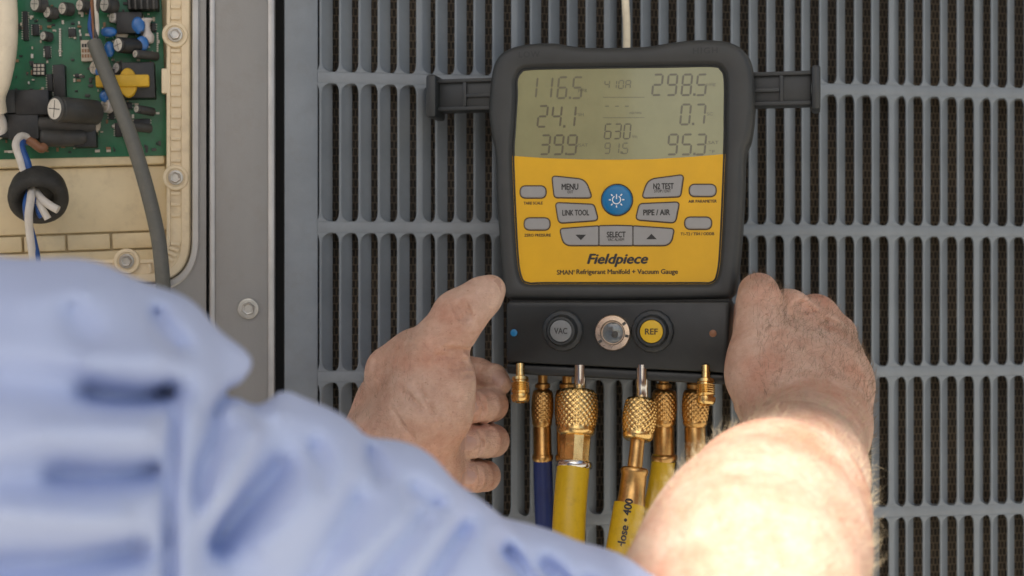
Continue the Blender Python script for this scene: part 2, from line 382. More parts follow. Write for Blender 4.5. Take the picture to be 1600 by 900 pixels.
# ------------------------------------------------------------------ control box (cream moulding inside the opening)
box = empty('control_box', U.M, 'cream plastic control box with ribbed screwed rim around the circuit board', 'control box')
rim_o = inset(i2, .0009); rim_i = inset(i2, .0185)
rb = MB(); rb.loft([ring3(rim_o, .03), ring3(rim_o, .0052), ring3(inset(rim_o,.0012), .004), ring3(inset(rim_o,.0066), .004), ring3(inset(rim_o,.0070), .0058), ring3(inset(rim_o,.0150), .0058), ring3(inset(rim_o,.0154), .0042), ring3(rim_i, .0042), ring3(inset(rim_i,.0006), .0052), ring3(inset(rim_i,.0008), .042)], False, False)
rim = rb.ob('rim', M_CREAM2, box, 35)
def perim(px, py): return U.xz(px, py)
# ribs of the rim, vertical run, corner and bottom run
path = []
xr = ox1-.0009-.0112
for py in np.arange(-8, 350, 17.2): path.append((xr, U.xz(277, py)[1], 0))
cx, cz = ox1-.034, oz0+.034
for a in np.linspace(-8, -82, 8): path.append((cx+(.034-.0121)*cos(rad(a)), cz+(.034-.0121)*sin(rad(a)), a))
for k in range(1, 20): path.append((cx-.009*k, oz0+.0121, -90))
bolts = [(273,53),(274,277),(197,408)]
bl = [U.xz(*b) for b in bolts]
rib_me = MB().box(-.0036,.0036, -.0016, .0, -.0013, .0013, .0005).me('rib', M_CREAM2)
for (x, z, a) in path:
    if min((x-b[0])**2+(z-b[1])**2 for b in bl) < .0098**2: continue
    o = ob('rib', rib_me, rim, (x+RNG.normal(0,.0002), .0058, z)); o.rotation_euler = (0, rad(-a), 0)
for (x, z) in bl:
    bs = MB(); bs.lathe((x,.0095,z),(0,-1,0),[(0,.0098),(.006,.0098),(.0068,.0092),(.0068,.0072),(.0058,.0068)],36); bo = bs.ob('screw_boss', M_CREAM2, rim)
    hexbolt(x, .0034, z, .0043, bo, 1.32, 'screw')
tabz = U.xz(255,125)[1]
MB().box(rim_i[:,0].max()-.0042, rim_i[:,0].max()+.0005, .0038, .012, tabz-.0095, tabz+.0095, .0008).ob('clip_tab', M_CREAM2, rim)
# back plate pieces, lying a little askew in the box
B = Frame(U.w(128, 245, -.026), 9, 2.4)
bp = empty('back_panel', U.M)
back = MB()
x0 = B.xz(-420,245)[0]; x1 = B.xz(258,245)[0]
def zz(py): return B.xz(128, py)[1]
back = empty('moulded_back', B.M, 'cream moulded back panel with brick-like joints below the circuit board', 'panel')
bpy.data.objects.remove(bp)
MB().box(x0, x1+.006, .004, .012, zz(470), zz(-120)).ob('back_sheet', M_CREAM, back)
MB().box(x0, x1, -.001, .0036, zz(364), zz(262), .0014).ob('plate', M_CREAM, back)
MB().box(x0, x1, -.006, .0036, zz(260.5), zz(240), .002).ob('ledge', M_CREAM, back)
joints = [-420, -320, -240, -110, 36, 104, 174, 258]
for a, b_ in zip(joints[:-1], joints[1:]):
    MB().box(B.xz(a,380)[0]+.0008, B.xz(b_,380)[0]-.0008, -.001+RNG.uniform(-.0004,.0004), .0036, zz(391), zz(366.5), .0012).ob('brick', M_CREAM, back)
MB().box(x0, x1, -.0008, .0036, zz(470), zz(393.5), .0014).ob('plate', M_CREAM, back)
# ------------------------------------------------------------------ circuit board
BD = Frame(U.w(128, 120, -.019), 9, 2.2)
pcb = empty('circuit_board', BD.M, 'green circuit board crowded with components inside the control box', 'circuit board')
q = lambda px, py, off=0: BD.loc(px, py, off)
X = lambda px, py=120, off=0: BD.xz(px, py, off)[0]
Z = lambda py, px=128, off=0: BD.xz(px, py, off)[1]
MB().box(X(-420), X(257), 0, .0018, Z(246), Z(-130), .0003).ob('substrate', M_PCB, pcb)
def bbox(name, m, px0, py0, px1, py1, h, y0=0, b=.0006, parent=None):
    a = q((px0+px1)/2, (py0+py1)/2, h)
    k = .5/ (F/1.13)
    return MB().box(a.x-(px1-px0)*k, a.x+(px1-px0)*k, -h, -y0-.0001, a.z-(py1-py0)*k, a.z+(py1-py0)*k, b).ob(name, m, parent or pcb)
def lying_can(px, py, rpx, lpx, m_body, m_top, dy=5, h=None, out=.85):
    """electrolytic can: top disc towards the viewer's left, body lying off to the right"""
    r = rpx/(F/1.12); h = h or r*1.15; c = q(px, py, h+lpx*out/(F/1.12))
    e = q(px+lpx, py+dy, h); d = (e-c)
    L_ = d.length
    bd = MB().lathe(c, d, [(0,r*.86),(.0004,r*.93),(.0009,r),(.0022,r),(.0026,r*.95),(.0032,r*.95),(.0038,r),(L_,r),(L_+.0002,r*.9)], 26).ob('capacitor', m_body, pcb)
    MB().lathe(c-d.normalized()*.0001, d, [(0,r*.80),(.0003,r*.84)], 26).ob('can_top', m_top, bd)
    a = d.normalized().orthogonal().normalized(); b2 = d.normalized().cross(a)
    cr = MB()
    for v in (a+b2, a-b2):
        v = v.normalized()*r*.66; s_ = d.normalized().cross(v).normalized()*r*.03; o_ = c-d.normalized()*.0003
        cr.add([o_+v+s_, o_+v-s_, o_-v-s_, o_-v+s_], [(0,1,2,3)])
    cr.ob('vent_cross', M_DGREY, bd, None)
    return bd
lying_can(85,170,19,64,M_DGREY,M_SILV,6)
lying_can(54,6,12,14,M_DGREY,M_SILV,2); lying_can(73,19,9.5,13,M_DGREY,M_SILV,2); lying_can(97,13,10,14,M_DGREY,M_SILV,2); lying_can(124,8,9.5,14,M_DGREY,M_SILV,2)
lying_can(163,7,12,16,M_DGREY,M_SILV,3); lying_can(67,56,7.5,12,M_DGREY,M_SILV,2); lying_can(184,70,12,34,M_CHIP,M_SILV,3); lying_can(175,27,8,10,M_SILIC,M_SILV,2)
lying_can(211,84,6.5,34,M_DGREY,M_SILV,4); lying_can(213,170,6.5,26,M_DGREY,M_SILV,5); lying_can(206,197,7,28,M_DGREY,M_DGREY,4)
lying_can(146,105,10.5,8,M_SILIC,M_LABEL,2); lying_can(163,164,11,9,M_SILIC,M_LABEL,2); lying_can(181,106,9,10,M_DGREY,M_SILIC,2)
bbox('relay', M_CHIP, 26, 141, 74, 178, .019); bbox('relay', M_DGREY, -10, 141, 25.5, 176, .017); bbox('relay', M_CHIP, 14, 179, 58, 216, .018); bbox('relay', M_CHIP, -40, 178, 12, 214, .015)
bbox('relay', M_CHIP, 183, 19, 221, 51, .012); bbox('heat_sink', M_CHIP, 200, -20, 245, 13, .014); 
for k in range(5): bbox('heat_sink_fin', M_DGREY, 200+k*9.5, -20, 203+k*9.5, 13, .018, .0142, .0002)
# choke: dark wound bobbins lying below the can
for (a, b_, r) in (((58,193),(150,196),13),((62,215),(136,214),14),((50,178),(80,180),10)):
    c = q(a[0],a[1],.012); e = q(b_[0],b_[1],.008); d = e-c; rr = r/(F/1.12); Ln = d.length
    MB().lathe(c, d, [(0,rr*.5),(.0005,rr*.85),(.002,rr)]+[(t, rr*(1+.03*(i%2))) for i,t in enumerate(np.linspace(.003, Ln-.003, 26))]+[(Ln,rr*.8)], 22).ob('choke', M_DGREY, pcb, 60)
bbox('choke_end', M_CHIP, 117, 203, 149, 229, .012)
# transformer with yellow tape
bbox('transformer_core', M_CHIP, 192, 98, 240, 152, .013); bbox('transformer_core', M_CHIP, 160, 108, 193, 148, .009)
yt = bbox('coil_tape', M_YTAPE, 152, 117, 230, 135, .0185, .012, .0012)
c = q(200,129,.0155); r = 22/(F/1.12)
cy = MB(); lp = lambda s, yy: [(c.x+cos(t)*r*.62*s, yy, c.z+sin(t)*r*1.02*s) for t in np.linspace(0,2*pi,30,endpoint=False)]
cy.loft([lp(1,-.004), lp(1,-.0150), lp(.93,-.0162)]).ob('coil_bobbin', M_YTAPE, pcb)
def disc(px, py, rx, ry, m, tilt=0.5, h=.008):
    c = q(px, py, h); k = 1/(F/1.12)
    L = []
    for t, s in ((-1,.0),(-.92,.45),(-.6,.86),(0,1),(.6,.86),(.92,.45),(1,0.001)):
        L.append([(c.x+cos(a)*rx*k*s+t*.0013*tilt, c.y+t*.0018, c.z+sin(a)*ry*k*s) for a in np.linspace(0,2*pi,20,endpoint=False)])
    MB().loft(L[1:-1]).ob('disc_capacitor', m, pcb, 80)
    for s in (-1, 1):
        MB().tube([(c.x+s*rx*k*.4, c.y, c.z-ry*k*.7), (c.x+s*rx*k*.5, c.y+h*.5, c.z-ry*k*1.25), (c.x+s*rx*k*.5, -.0001, c.z-ry*k*1.4)], .0003, 6).ob('lead', M_STEEL, pcb)
for a in ((216,39,9,12.5),(170,50,11,7),(171,77,7,11),(222,68,9,10.5),(149,173,9,10),(165,150,8,9),(157,112,7,8)): disc(a[0], a[1], a[2]*1.12, a[3]*1.12, M_CBLUE, h=.011)
disc(148,195,9,12,M_LABEL); disc(190,54,10,8,M_LABEL,h=.006)
# silicone bead
MB().tube(crom([q(228,28,.008), q(229,42,.007), q(231,56,.006), q(234,68,.006)], 6), [.0042,.0052,.0048,.0036,.0030,.0027,.0026,.0027,.0028,.0030,.0036,.0042,.0046,.0048,.0046,.0042,.0038,.0034,.0026], 14).ob('silicone_bead', M_SILIC, pcb, 80)
# integrated circuits, label, pin rows
def chip(px0, py0, px1, py1, h=.0035, vert=True):
    b = bbox('chip', M_CHIP, px0, py0, px1, py1, h, b=.0003)
    n = int((py1-py0)/3.4) if vert else int((px1-px0)/3.4); k = 1/(F/1.13)
    pb = MB()
    for i in range(n):
        for s in (-1, 1):
            if vert: a = q((px0+px1)/2+s*((px1-px0)/2+1.2), py0+(i+.5)*(py1-py0)/n, .001)
            else: a = q(px0+(i+.5)*(px1-px0)/n, (py0+py1)/2+s*((py1-py0)/2+1.2), .001)
            pb.box(a.x-k, a.x+k, -.0012, -.0001, a.z-k*.7, a.z+k*.7)
    pb.ob('pins', M_SILV, b)
chip(84,102,101,150,.009); chip(74,116,82,142); chip(51,38,60,55); chip(107,45,118,57,.003,False); chip(36,18,43,62); chip(70,72,78,90); chip(117,115,123,121,.002); chip(196,160,206,170); chip(180,192,190,213); chip(210,186,234,205); chip(236,36,243,48); chip(170,170,178,186)
for k in range(12): 
    a = q(94, 46+k*3.7, .002); MB().box(a.x-.0007,a.x+.0007,-.003,-.0001,a.z-.0006,a.z+.0006).ob('pin', M_SILV, pcb)
for k in range(9):
    a = q(246, 52+k*3.4, .002); MB().box(a.x-.0006,a.x+.0006,-.002,-.0001,a.z-.0005,a.z+.0005).ob('pin', M_SILV, pcb)
gr = bbox('connector', M_CHIP, 51, 99, 70, 118, .004)
for i in range(3):
    for j in range(3):
        a = q(54.5+i*6.2, 102.5+j*6, .0042); MB().box(a.x-.001,a.x+.001,-.0046,-.0039,a.z-.001,a.z+.001).ob('contact', M_LABEL, gr)
lb = bbox('label_plate', M_LABEL, 127, 63, 146, 95, .006)
for i in range(3):
    a = q(136.5, 71+i*8.2, .0062)
    for j in range(4):
        MB().box(a.x-.0042+j*.0021, a.x-.0042+j*.0021+.0015, -.00625, -.0059, a.z-.0013, a.z+.0013).ob('print_mark', M_BROWNP if i else M_INK, lb)
for (a, b_) in ((64,142),(149,226)):
    c = q(a,b_,.003); MB().lathe(c,(0,1,0),[(0,.0003),(.0005,.0012),(.0014,.0017),(.003,.0017)],14).ob('led', M_LED, pcb)
# scatter of tiny surface-mount parts, countable ones that show in the gaps
for k in range(280):
    px, py = RNG.uniform(2,250), RNG.uniform(2,238); l = RNG.uniform(1.1,3.6); 
    m = [M_CHIP, M_SILV, M_LABEL, M_DGREY, M_BROWNP][RNG.integers(0,5)]
    bbox('resistor', m, px-l, py-l*.55, px+l, py+l*.55, .0009+RNG.uniform(0,.0016), b=0) if RNG.random()<.5 else bbox('resistor', m, px-l*.55, py-l, px+l*.55, py+l, .0009+RNG.uniform(0,.0016), b=0)
for k in range(16):
    px, py = RNG.uniform(-390,-50), RNG.uniform(-90,215)
    if k % 2: lying_can(px, py, RNG.uniform(8,16), RNG.uniform(14,40), M_DGREY, M_SILV, 3)
    else: bbox('relay', M_CHIP, px-RNG.uniform(10,24), py-RNG.uniform(8,16), px+RNG.uniform(10,24), py+RNG.uniform(8,16), RNG.uniform(.006,.014))
for k in range(70):
    px, py = RNG.uniform(-400,0), RNG.uniform(-110,236); l = RNG.uniform(1.5,4)
    bbox('resistor', [M_CHIP, M_SILV, M_LABEL, M_DGREY][k % 4], px-l, py-l*.6, px+l, py+l*.6, .002, b=0)
bbox('jumper_block', M_LABEL, 3, 196, 12, 214, .010)
# ------------------------------------------------------------------ cables over the board
def wire(name, m, pts, r, label, cat='cable', group=None, seg=14):
    c = crom(pts, 8); o = c[0].copy()
    e = MB().tube([p-o for p in c], r, seg).ob(name, m, None, 80); e.location = o
    return tag(e, label, cat, group)
w_ = lambda px, py, off: U.w(px, py, off+.012)
wire('sheathed_cable', M_GCABLE, [w_(147,66,-.012), w_(160,100,-.006), w_(180,150,-.002), w_(205,215,.002), w_(228,290,.003), w_(245,360,.004), w_(252,410,.006), w_(256,470,.006), w_(256,540,.008), w_(250,700,.008), w_(246,900,.006), w_(250,1150,.004)], .0056, 'grey sheathed cable hanging in front of the circuit board')
for k, (m, nm, lab, a, b_, c2) in enumerate((
    (M_BWIRE,'thin_wire','thin blue wire curving furthest left out of the grey cable sheath',(140,40),(148,-8),(156,-60)),
    (M_OWIRE,'thin_wire','thin brown wire leaving the grey cable sheath beside the blue one',(146,38),(144,-8),(146,-60)),
    (M_WWIRE,'thin_wire','thin white wire leaving the right side of the grey cable sheath',(152,44),(150,8),(147,-60)),
    (M_DGREY,'thin_wire','thin dark grey wire leaving the grey cable sheath',(149,40),(154,0),(160,-60)))):
    wire(nm, m, [w_(149+k*1.2,78,-.012), w_(147+k*1.4,64,-.012+.001*k), w_(*a,-.010), w_(*b_,-.006+.002*k), w_(*c2,.002), w_(c2[0]+6,-180,-.004), w_(c2[0]-4,-320,-.008)], .0016, lab, 'wire', None, 8)
wire('thick_cable', M_WCABLE, [w_(2,-330,-.004), w_(16,-200,.0), w_(12,-80,.0), w_(8,-30,.0), w_(11,30,.002), w_(9,80,.002), w_(0,125,0), w_(-8,150,-.004), w_(-6,176,-.008)], .0078, 'thick cream cable at the upper left edge of the circuit board')
wire('plug_lead', M_WWIRE, [w_(-4,176,-.01), w_(3,190,-.014), w_(5,204,-.018), w_(-8,215,-.02)], .0035, 'short white lead below the thick cream cable', 'wire')
wire('white_wire', M_WWIRE, [w_(46,216,-.016), w_(33,213,-.010), w_(25,226,-.004), w_(32,250,.0), w_(40,275,.0)], .0030, 'white wire looping from the board into the top of the grommet', 'wire', None, 10)
wire('blue_wire', M_BWIRE, [w_(44,222,-.016), w_(34,219,-.012), w_(34,232,-.004), w_(43,255,.0), w_(48,276,.0)], .0028, 'blue wire looping from the board into the top of the grommet', 'wire', None, 10)
wire('copper_lug', M_OWIRE, [w_(40,218,-.016), w_(50,222,-.014), w_(64,232,-.014), w_(70,228,-.016)], .0034, 'brownish crimped lug on the board edge beside the white wire', 'lug', None, 10)
# grommet: a thick split rubber disc seen from below
gd = (U.R @ Vector((.10,-.72,-.62))).normalized(); gc = w_(60,306,-.004)
grom = empty('rubber_grommet', gc, 'black rubber grommet with blue and white wires, below the circuit board', 'grommet')
MB().lathe(-gd*.014, gd, [(0,.016),(.001,.0185),(.004,.0200),(.012,.0216),(.017,.0219),(.021,.0212),(.0230,.0185),(.0226,.0150),(.018,.0120),(.010,.0105)], 40).ob('ring', M_GROM, grom, 60)
gw = lambda px, py, off: w_(px, py, off)
wire('white_wire', M_WWIRE, [gw(50,296,.004), gw(48,312,.014), gw(45,335,.016), gw(46,360,.012), gw(50,390,.010), gw(55,430,.004), gw(56,470,-.004), gw(60,500,-.014)], .0030, 'white wire hanging straight down out of the grommet', 'wire', None, 10)
wire('blue_wire', M_BWIRE, [gw(46,300,.003), gw(41,320,.012), gw(44,345,.012), gw(51,372,.009), gw(57,400,.008), gw(59,430,.002), gw(60,470,-.006), gw(66,498,-.014)], .0027, 'blue wire hanging down out of the grommet beside the white one', 'wire', None, 10)
wire('white_wire_end', M_WWIRE, [gw(56,300,.002), gw(66,312,.012), gw(80,322,.016), gw(91,328,.017)], .0030, 'white wire end bent to the right inside the grommet', 'wire', None, 10)
wire('white_wire_end', M_WWIRE, [gw(56,302,.0), gw(60,316,.010), gw(68,330,.014), gw(75,342,.014)], .0027, 'shorter white wire end pointing down inside the grommet', 'wire', None, 10)
wire('blue_wire_end', M_BWIRE, [gw(54,302,.0), gw(58,314,.009), gw(62,332,.012), gw(66,339,.012)], .0027, 'short blue wire end inside the grommet between the white ends', 'wire', None, 10)
wire('pale_cord', M_WCABLE, [U.w(960,-420,-.004), U.w(962,-395,.006), U.w(968,-250,.012), U.w(975,-60,.018), U.w(977,0,.020), U.w(979,40,.02), U.w(979,80,.018)], .0030, 'pale cord hanging down behind the top of the gauge', 'cord', None, 12)
# ------------------------------------------------------------------ digital manifold gauge
D = Frame(P(966, 450, 1.05), -12)
gauge = empty('manifold_gauge', D.M, 'charcoal digital manifold gauge with yellow keypad and display, held in both hands', 'gauge')
def dx(pts, off=0): return np.array([D.xz(px, py, off) for px, py in pts])
KP = 1.05/F                                     # metres per photograph pixel at the gauge
out_px = [(766,120),(771,98),(782,82),(802,72),(830,67),(862,66),(888,70),(915,73),(965,73),(1012,71),(1042,66),(1075,62),(1108,61),(1140,65),(1161,77),(1173,97),(1178,130),(1177,172),(1172,212),(1163,240),(1161,300),(1156,380),(1149,445),(1143,463),(1120,467),(966,469),(812,468),(792,466),(785,448),(779,380),(774,300),(772,240),(766,208),(762,170)]
face_px = [(805,150),(805,125),(812,111),(826,106),(900,104),(1040,102),(1112,101),(1127,107),(1133,124),(1133,180),(1132,240),(1126,380),(1121,428),(1111,442),(1085,443),(966,443),(850,443),(824,443),(812,432),(806,385),(800,250),(802,200)]
N = 260
def smooth2(pts, n, sm=6): return resample([tuple(v)[:2] for v in crom([Vector((a,b,0)) for a,b in pts], sm, True)], n)
def polar_match(loops, c, n):
    o = []
    A = np.linspace(-pi, pi, n, endpoint=False)
    for p in loops:
        p = resample(p, 3000); a = np.arctan2(p[:,1]-c[1], p[:,0]-c[0]); r = np.hypot(p[:,0]-c[0], p[:,1]-c[1]); k = np.argsort(a)
        rr = np.interp(A, np.r_[a[k]-2*pi, a[k], a[k]+2*pi], np.r_[r[k]]*1 if False else np.r_[r[k], r[k], r[k]]); o.append(np.c_[c[0]+rr*np.cos(A), c[1]+rr*np.sin(A)])
    return o
out0 = smooth2(dx(out_px), 600); face0 = smooth2(dx(face_px), 600)
oo, ff = polar_match([out0, face0], D.xz(966, 272), 320)
hb = MB()
hb.loft([ring3(inset(oo,.006), .050), ring3(inset(oo,.001), .046), ring3(oo, .040), ring3(inset(oo,-.0004), .012), ring3(oo, .005), ring3(inset(oo,.0010), .0024), ring3(inset(oo,.0028), .0006), ring3(inset(oo,.0050), .0),
         ring3(inset(ff,-.0034), .0), ring3(inset(ff,-.0022), .0006), ring3(inset(ff,-.0012), .0026), ring3(ff, .0036)], True, False)
housing = hb.ob('housing', M_HOUS, gauge, 50)
# grip groove along the right and left flank
FY = -.0036   # face plane lies 3.6 mm behind the bezel front (local y = +.0036)
fy = .0036
arc = [(800,243),(850,246.5),(910,248.5),(966,249),(1020,248),(1080,244.5),(1133,240)]
arc_l = dx(arc)
fl = face0
def clip_face(upper):
    """split the face outline along the arc below the display"""
    xs, zs = arc_l[:,0], arc_l[:,1]
    keep = [p for p in inset(face0, -.0006) if (p[1] > np.interp(p[0], xs, zs)) == upper]
    keep = np.array(keep)
    # start the run at the left end
    d = np.linalg.norm(np.diff(np.vstack([keep, keep[:1]]), axis=0), axis=1); k = int(np.argmax(d)); keep = np.roll(keep, -(k+1), axis=0)
    a = np.array([(x, np.interp(x, xs, zs)) for x in np.linspace(xs[0], xs[-1], 60)])
    if np.linalg.norm(keep[-1]-a[0]) > np.linalg.norm(keep[-1]-a[-1]): a = a[::-1]
    return np.vstack([keep, a])
up, lo = clip_face(True), clip_face(False)
def plate(name, loop, y, m, parent, th=.0008):
    b = MB(); b.loft([ring3(loop, y+th), ring3(loop, y)]); return b.ob(name, m, parent, None)
screen = plate('screen', up, fy, M_LCD, gauge)
facep = plate('face_plate', lo, fy-.0003, M_YEL, gauge)
br = MB().loft([ring3(inset(face0,-.0004), fy-.0001), ring3(inset(face0,.0006), fy-.0010), ring3(inset(face0,.0014), fy-.0001)], False, False).ob('bezel_line', M_HOUS, housing, 60)

# keys -------------------------------------------------------------
z5 = lambda X_, Y_: (780+X_/4.092, 240+Y_/4.092)
def key(pts, r, m, name='key', h=.0016, top_in=.0005):
    loop = resample(rpoly(dx([z5(*p) for p in pts]), r, 6), 90)
    if area2(loop) < 0: loop = loop[::-1]
    y0 = fy-.0003
    b = MB(); b.loft([ring3(loop, y0), ring3(loop, y0-h*.55), ring3(inset(loop,top_in*.4), y0-h*.85), ring3(inset(loop,top_in), y0-h)], False, True)
    k = b.ob(name, m, gauge, 18)
    s = MB(); s.loft([ring3(inset(loop,-.0009), y0), ring3(inset(loop,-.0009), y0-.0003), ring3(inset(loop,.0002), y0-.0003)], False, False).ob('key_surround', M_SURR, k, None)
    return k
def put_text(body, size_px, X_, Y_, y, parent, m=None, bold=.02, shear=0, wpx=None, spacing=1.0, fn=z5):
    me = text_mesh(body, size_px*KP, m or M_INK, bold, shear, 0, spacing)
    if wpx:
        V = np.array([v.co[:] for v in me.vertices]); s = wpx*KP/(V[:,0].max()-V[:,0].min()); V[:,0] *= s
        me.vertices.foreach_set('co', V.ravel())
    p = D.xz(*fn(X_, Y_)); o = ob('lettering', me, parent, (p[0], y, p[1])); return o
KT = fy-.0003-.0016-.00012; FT = fy-.0003-.00012
k = key([(336,144),(545,166),(588,280),(350,278)], [.002,.009,.002,.0026], M_BTN); put_text('MENU', 13.5, 450, 211, KT, k, wpx=27,bold=.04); put_text('EXIT', 6.5, 453, 244, KT, k, wpx=9)
k = key([(1174,136),(950,166),(912,280),(1155,272)], [.002,.009,.002,.0026], M_BTN); put_text('N₂ TEST' if False else 'N2 TEST', 12.5, 1049, 207, KT, k, wpx=32,bold=.04); put_text('STOP / EXIT', 6.5, 1043, 238, KT, k, wpx=26)
k = key([(358,315),(600,326),(628,424),(378,442)], [.002,.003,.0026,.0036], M_BTN); put_text('LINK TOOL', 12.5, 487, 377, KT, k, wpx=43,bold=.04)
k = key([(1147,311),(895,322),(872,420),(1122,440)], [.002,.003,.0026,.0036], M_BTN); put_text('PIPE / AIR', 12.5, 1005, 375, KT, k, wpx=42,bold=.04)
k = key([(386,482),(632,464),(632,585),(410,585)], [.002,.0006,.0006,.007], M_BTN); tri = dx([z5(485,518),z5(553,518),z5(520,553)]); MB().loft([ring3(tri, KT)], False, True).ob('arrow', M_INK, k, None)
k = key([(637,463.5),(750,461),(850,464),(850,585),(637,585)], [.0005]*5, M_BTN); put_text('SELECT', 12.5, 746, 517, KT, k, wpx=30,bold=.04); put_text('VAC ALARM', 6.5, 744, 549, KT, k, wpx=26)
k = key([(855,464.2),(1114,482),(1092,585),(855,585)], [.0006,.002,.007,.0006], M_BTN); tri = dx([z5(938,547),z5(1006,547),z5(972,512)]); MB().loft([ring3(tri, KT)], False, True).ob('arrow', M_INK, k, None)
for (a, b_, c, d_, t, w, tx, ty) in ((132,208,292,280,'TARE SCALE',31,212,315),(158,413,317,485,'ZERO PRESSURE',43,240,521),(1216,198,1382,270,'AIR PARAMETER',44,1298,303),(1187,408,1353,480,'T1-T2 / TSH / ODDB',52,1265,512)):
    k = key([(a,b_),(c,b_),(c,d_),(a,d_)], .0085, M_BTN, h=.0014, top_in=.0008); put_text(t, 6.2, tx, ty, FT, facep, M_INKY, .045, wpx=w)
# power key
cx_, cz_ = D.xz(*z5(750,295)); rr = 97/4.092*KP
pk = MB().lathe((cx_, fy-.0003, cz_), (0,-1,0), [(0,rr),(.0014,rr),(.0021,rr*.97),(.0026,rr*.86),(.0029,rr*.6),(.0030,rr*.2)], 60).ob('power_key', M_BLUE, gauge, 50)
MB().lathe((cx_, fy-.0003, cz_), (0,-1,0), [(0,rr+.0009),(.0003,rr+.0009),(.0003,rr-.0002)], 60).ob('key_surround', M_SURR, pk, 50)
ic = MB(); yk = fy-.0003-.0032
r1, r2 = .0034, .0026
a0, a1 = rad(90+32), rad(90+328)
A = np.linspace(a0, a1, 30)
ic.loft([[(cx_+cos(t)*r1, yk, cz_+sin(t)*r1) for t in A], [(cx_+cos(t)*r2, yk, cz_+sin(t)*r2) for t in A]], False, False, False)
ic.add([(cx_-.0004,yk,cz_+.0006),(cx_+.0004,yk,cz_+.0006),(cx_+.0004,yk,cz_+.0042),(cx_-.0004,yk,cz_+.0042)], [(0,1,2,3)])
for j in range(8):
    t = j*pi/4+pi/8*0; 
    if j == 2: continue
    u = Vector((cos(t),0,sin(t))); v = Vector((-sin(t),0,cos(t))); c0 = Vector((cx_,yk,cz_))
    ic.add([c0+u*.0042+v*.0005, c0+u*.0042-v*.0005, c0+u*.0058-v*.0004, c0+u*.0058+v*.0004], [(0,1,2,3)])
ic.ob('power_symbol', M_WHITEP, pk, None)
put_text('Fieldpiece', 22, 752, 682, FT, facep, M_INK, .042, .28, wpx=97)
put_text('SMAN', 10.5, 415, 759, FT, facep, M_INKY, .042, wpx=26); put_text('®', 5, 473, 750, FT, facep, M_INKY, .01)
put_text('Refrigerant Manifold + Vacuum Gauge', 10.5, 812, 759, FT, facep, M_INKY, .042, wpx=160)
ident = lambda a, b_: (a, b_)
put_text('LOW', 13, 827, 85, -.00013, housing, M_HOUS2, .02, wpx=34, spacing=1.2, fn=ident); put_text('HIGH', 13, 1102, 79, -.00013, housing, M_HOUS2, .02, wpx=38, spacing=1.2, fn=ident)

# display digits -----------------------------------------------------
SEG = {'0':'abcdef','1':'bc','2':'abged','3':'abgcd','4':'fgbc','5':'afgcd','6':'afgedc','7':'abc','8':'abcdefg','9':'abcdfg','A':'abcefg','-':'g','.':'','L':'def'}
def digit(ch, px, py, wpx, hpx, m, parent, th=.15, slant=.10, name='digit'):
    """one seven-segment digit, px/py = its upper left corner"""
    c = D.xz(px+wpx/2, py+hpx/2); wd, hg = wpx*KP, hpx*KP; t = th*wd*1.25; b = MB(); e = t*.16
    def bar(x0, z0, x1, z1):
        u = Vector((x1-x0, 0, z1-z0)).normalized(); n_ = Vector((-u.z, 0, u.x)); a = Vector((x0,0,z0))+u*e; z = Vector((x1,0,z1))-u*e
        pts = [a, a+u*t*.5+n_*t*.5, z-u*t*.5+n_*t*.5, z, z-u*t*.5-n_*t*.5, a+u*t*.5-n_*t*.5]
        b.add([(c[0]+p.x+p.z*slant, fy-.00012, c[1]+p.z) for p in pts], [(0,1,2,3,4,5)])
    l, r, T_, B_ = -wd/2+t/2, wd/2-t/2, hg/2-t/2, -hg/2+t/2
    S = {'a':(l,T_,r,T_),'b':(r,T_,r,0),'c':(r,0,r,B_),'d':(l,B_,r,B_),'e':(l,0,l,B_),'f':(l,T_,l,0),'g':(l,0,r,0)}
    if ch == '.':
        s = t*.55; b.add([(c[0]+x+z*0, fy-.00012, c[1]+z) for x, z in ((-s,-s),(s,-s),(s,s),(-s,s))], [(0,1,2,3)])
    else:
        for k_ in SEG[ch]: bar(*S[k_])
    return b.ob(name, m, parent, None)
def number(s, px, py, wpx, hpx, step, m):
    x = px
    for ch in s:
        if ch == '.':
            digit('.', x-step+wpx+.6, py+hpx-5, 5.5, 5.5, m, screen, .5); continue
        digit(ch, x, py, wpx, hpx, m, screen); x += step
number('116.5', 822, 118, 17, 36, 23.5, M_SEGF); number('24.1', 838, 163, 17, 36, 22, M_SEG); number('39.9', 842, 209, 17, 33, 21, M_SEG)
number('298.5', 1018, 114, 17, 35, 23, M_SEG); number('0.7', 1062, 161, 17, 34, 23, M_SEG); number('95.3', 1042, 208, 17, 34, 22, M_SEG)
number('410A', 943, 124, 9, 14, 11, M_SEGF); number('---', 943, 157, 9, 16, 15.5, M_SEGF); number('630', 943, 192, 12, 25, 15, M_SEG); number('91.5', 943, 222, 10, 18, 14, M_SEGF)
for t, a, b_, w in (('VSAT',908,226,19),('LSAT',1112,222,20),('psig',909,140,14),('°SH',905,178,12),('°SC',1107,177,13),('psig',1110,131,15),('Wt',991,213,9),('microns',992,175,19),('°F',1112,236,9)):
    put_text(t, 7, a, b_, fy-.00012, screen, M_SEGF if t != 'LSAT' else M_SEG, .01, wpx=w, fn=ident)
for (a, b_, c, d_) in ((941,151,1006,151),(941,183,1006,183),(1008,108,1008,240),(934,112,934,238)):
    p0, p1 = D.xz(a,b_), D.xz(c,d_); t = .00022; hx = t if a == c else 0; hz = t if b_ == d_ else 0
    MB().add([(p0[0]-hx,fy-.0001,p0[1]-hz),(p1[0]+hx,fy-.0001,p1[1]-hz),(p1[0]+hx,fy-.0001,p1[1]+hz),(p0[0]-hx,fy-.0001,p0[1]+hz)], [(0,1,2,3)]).ob('rule_line', M_SEGF, screen, None)

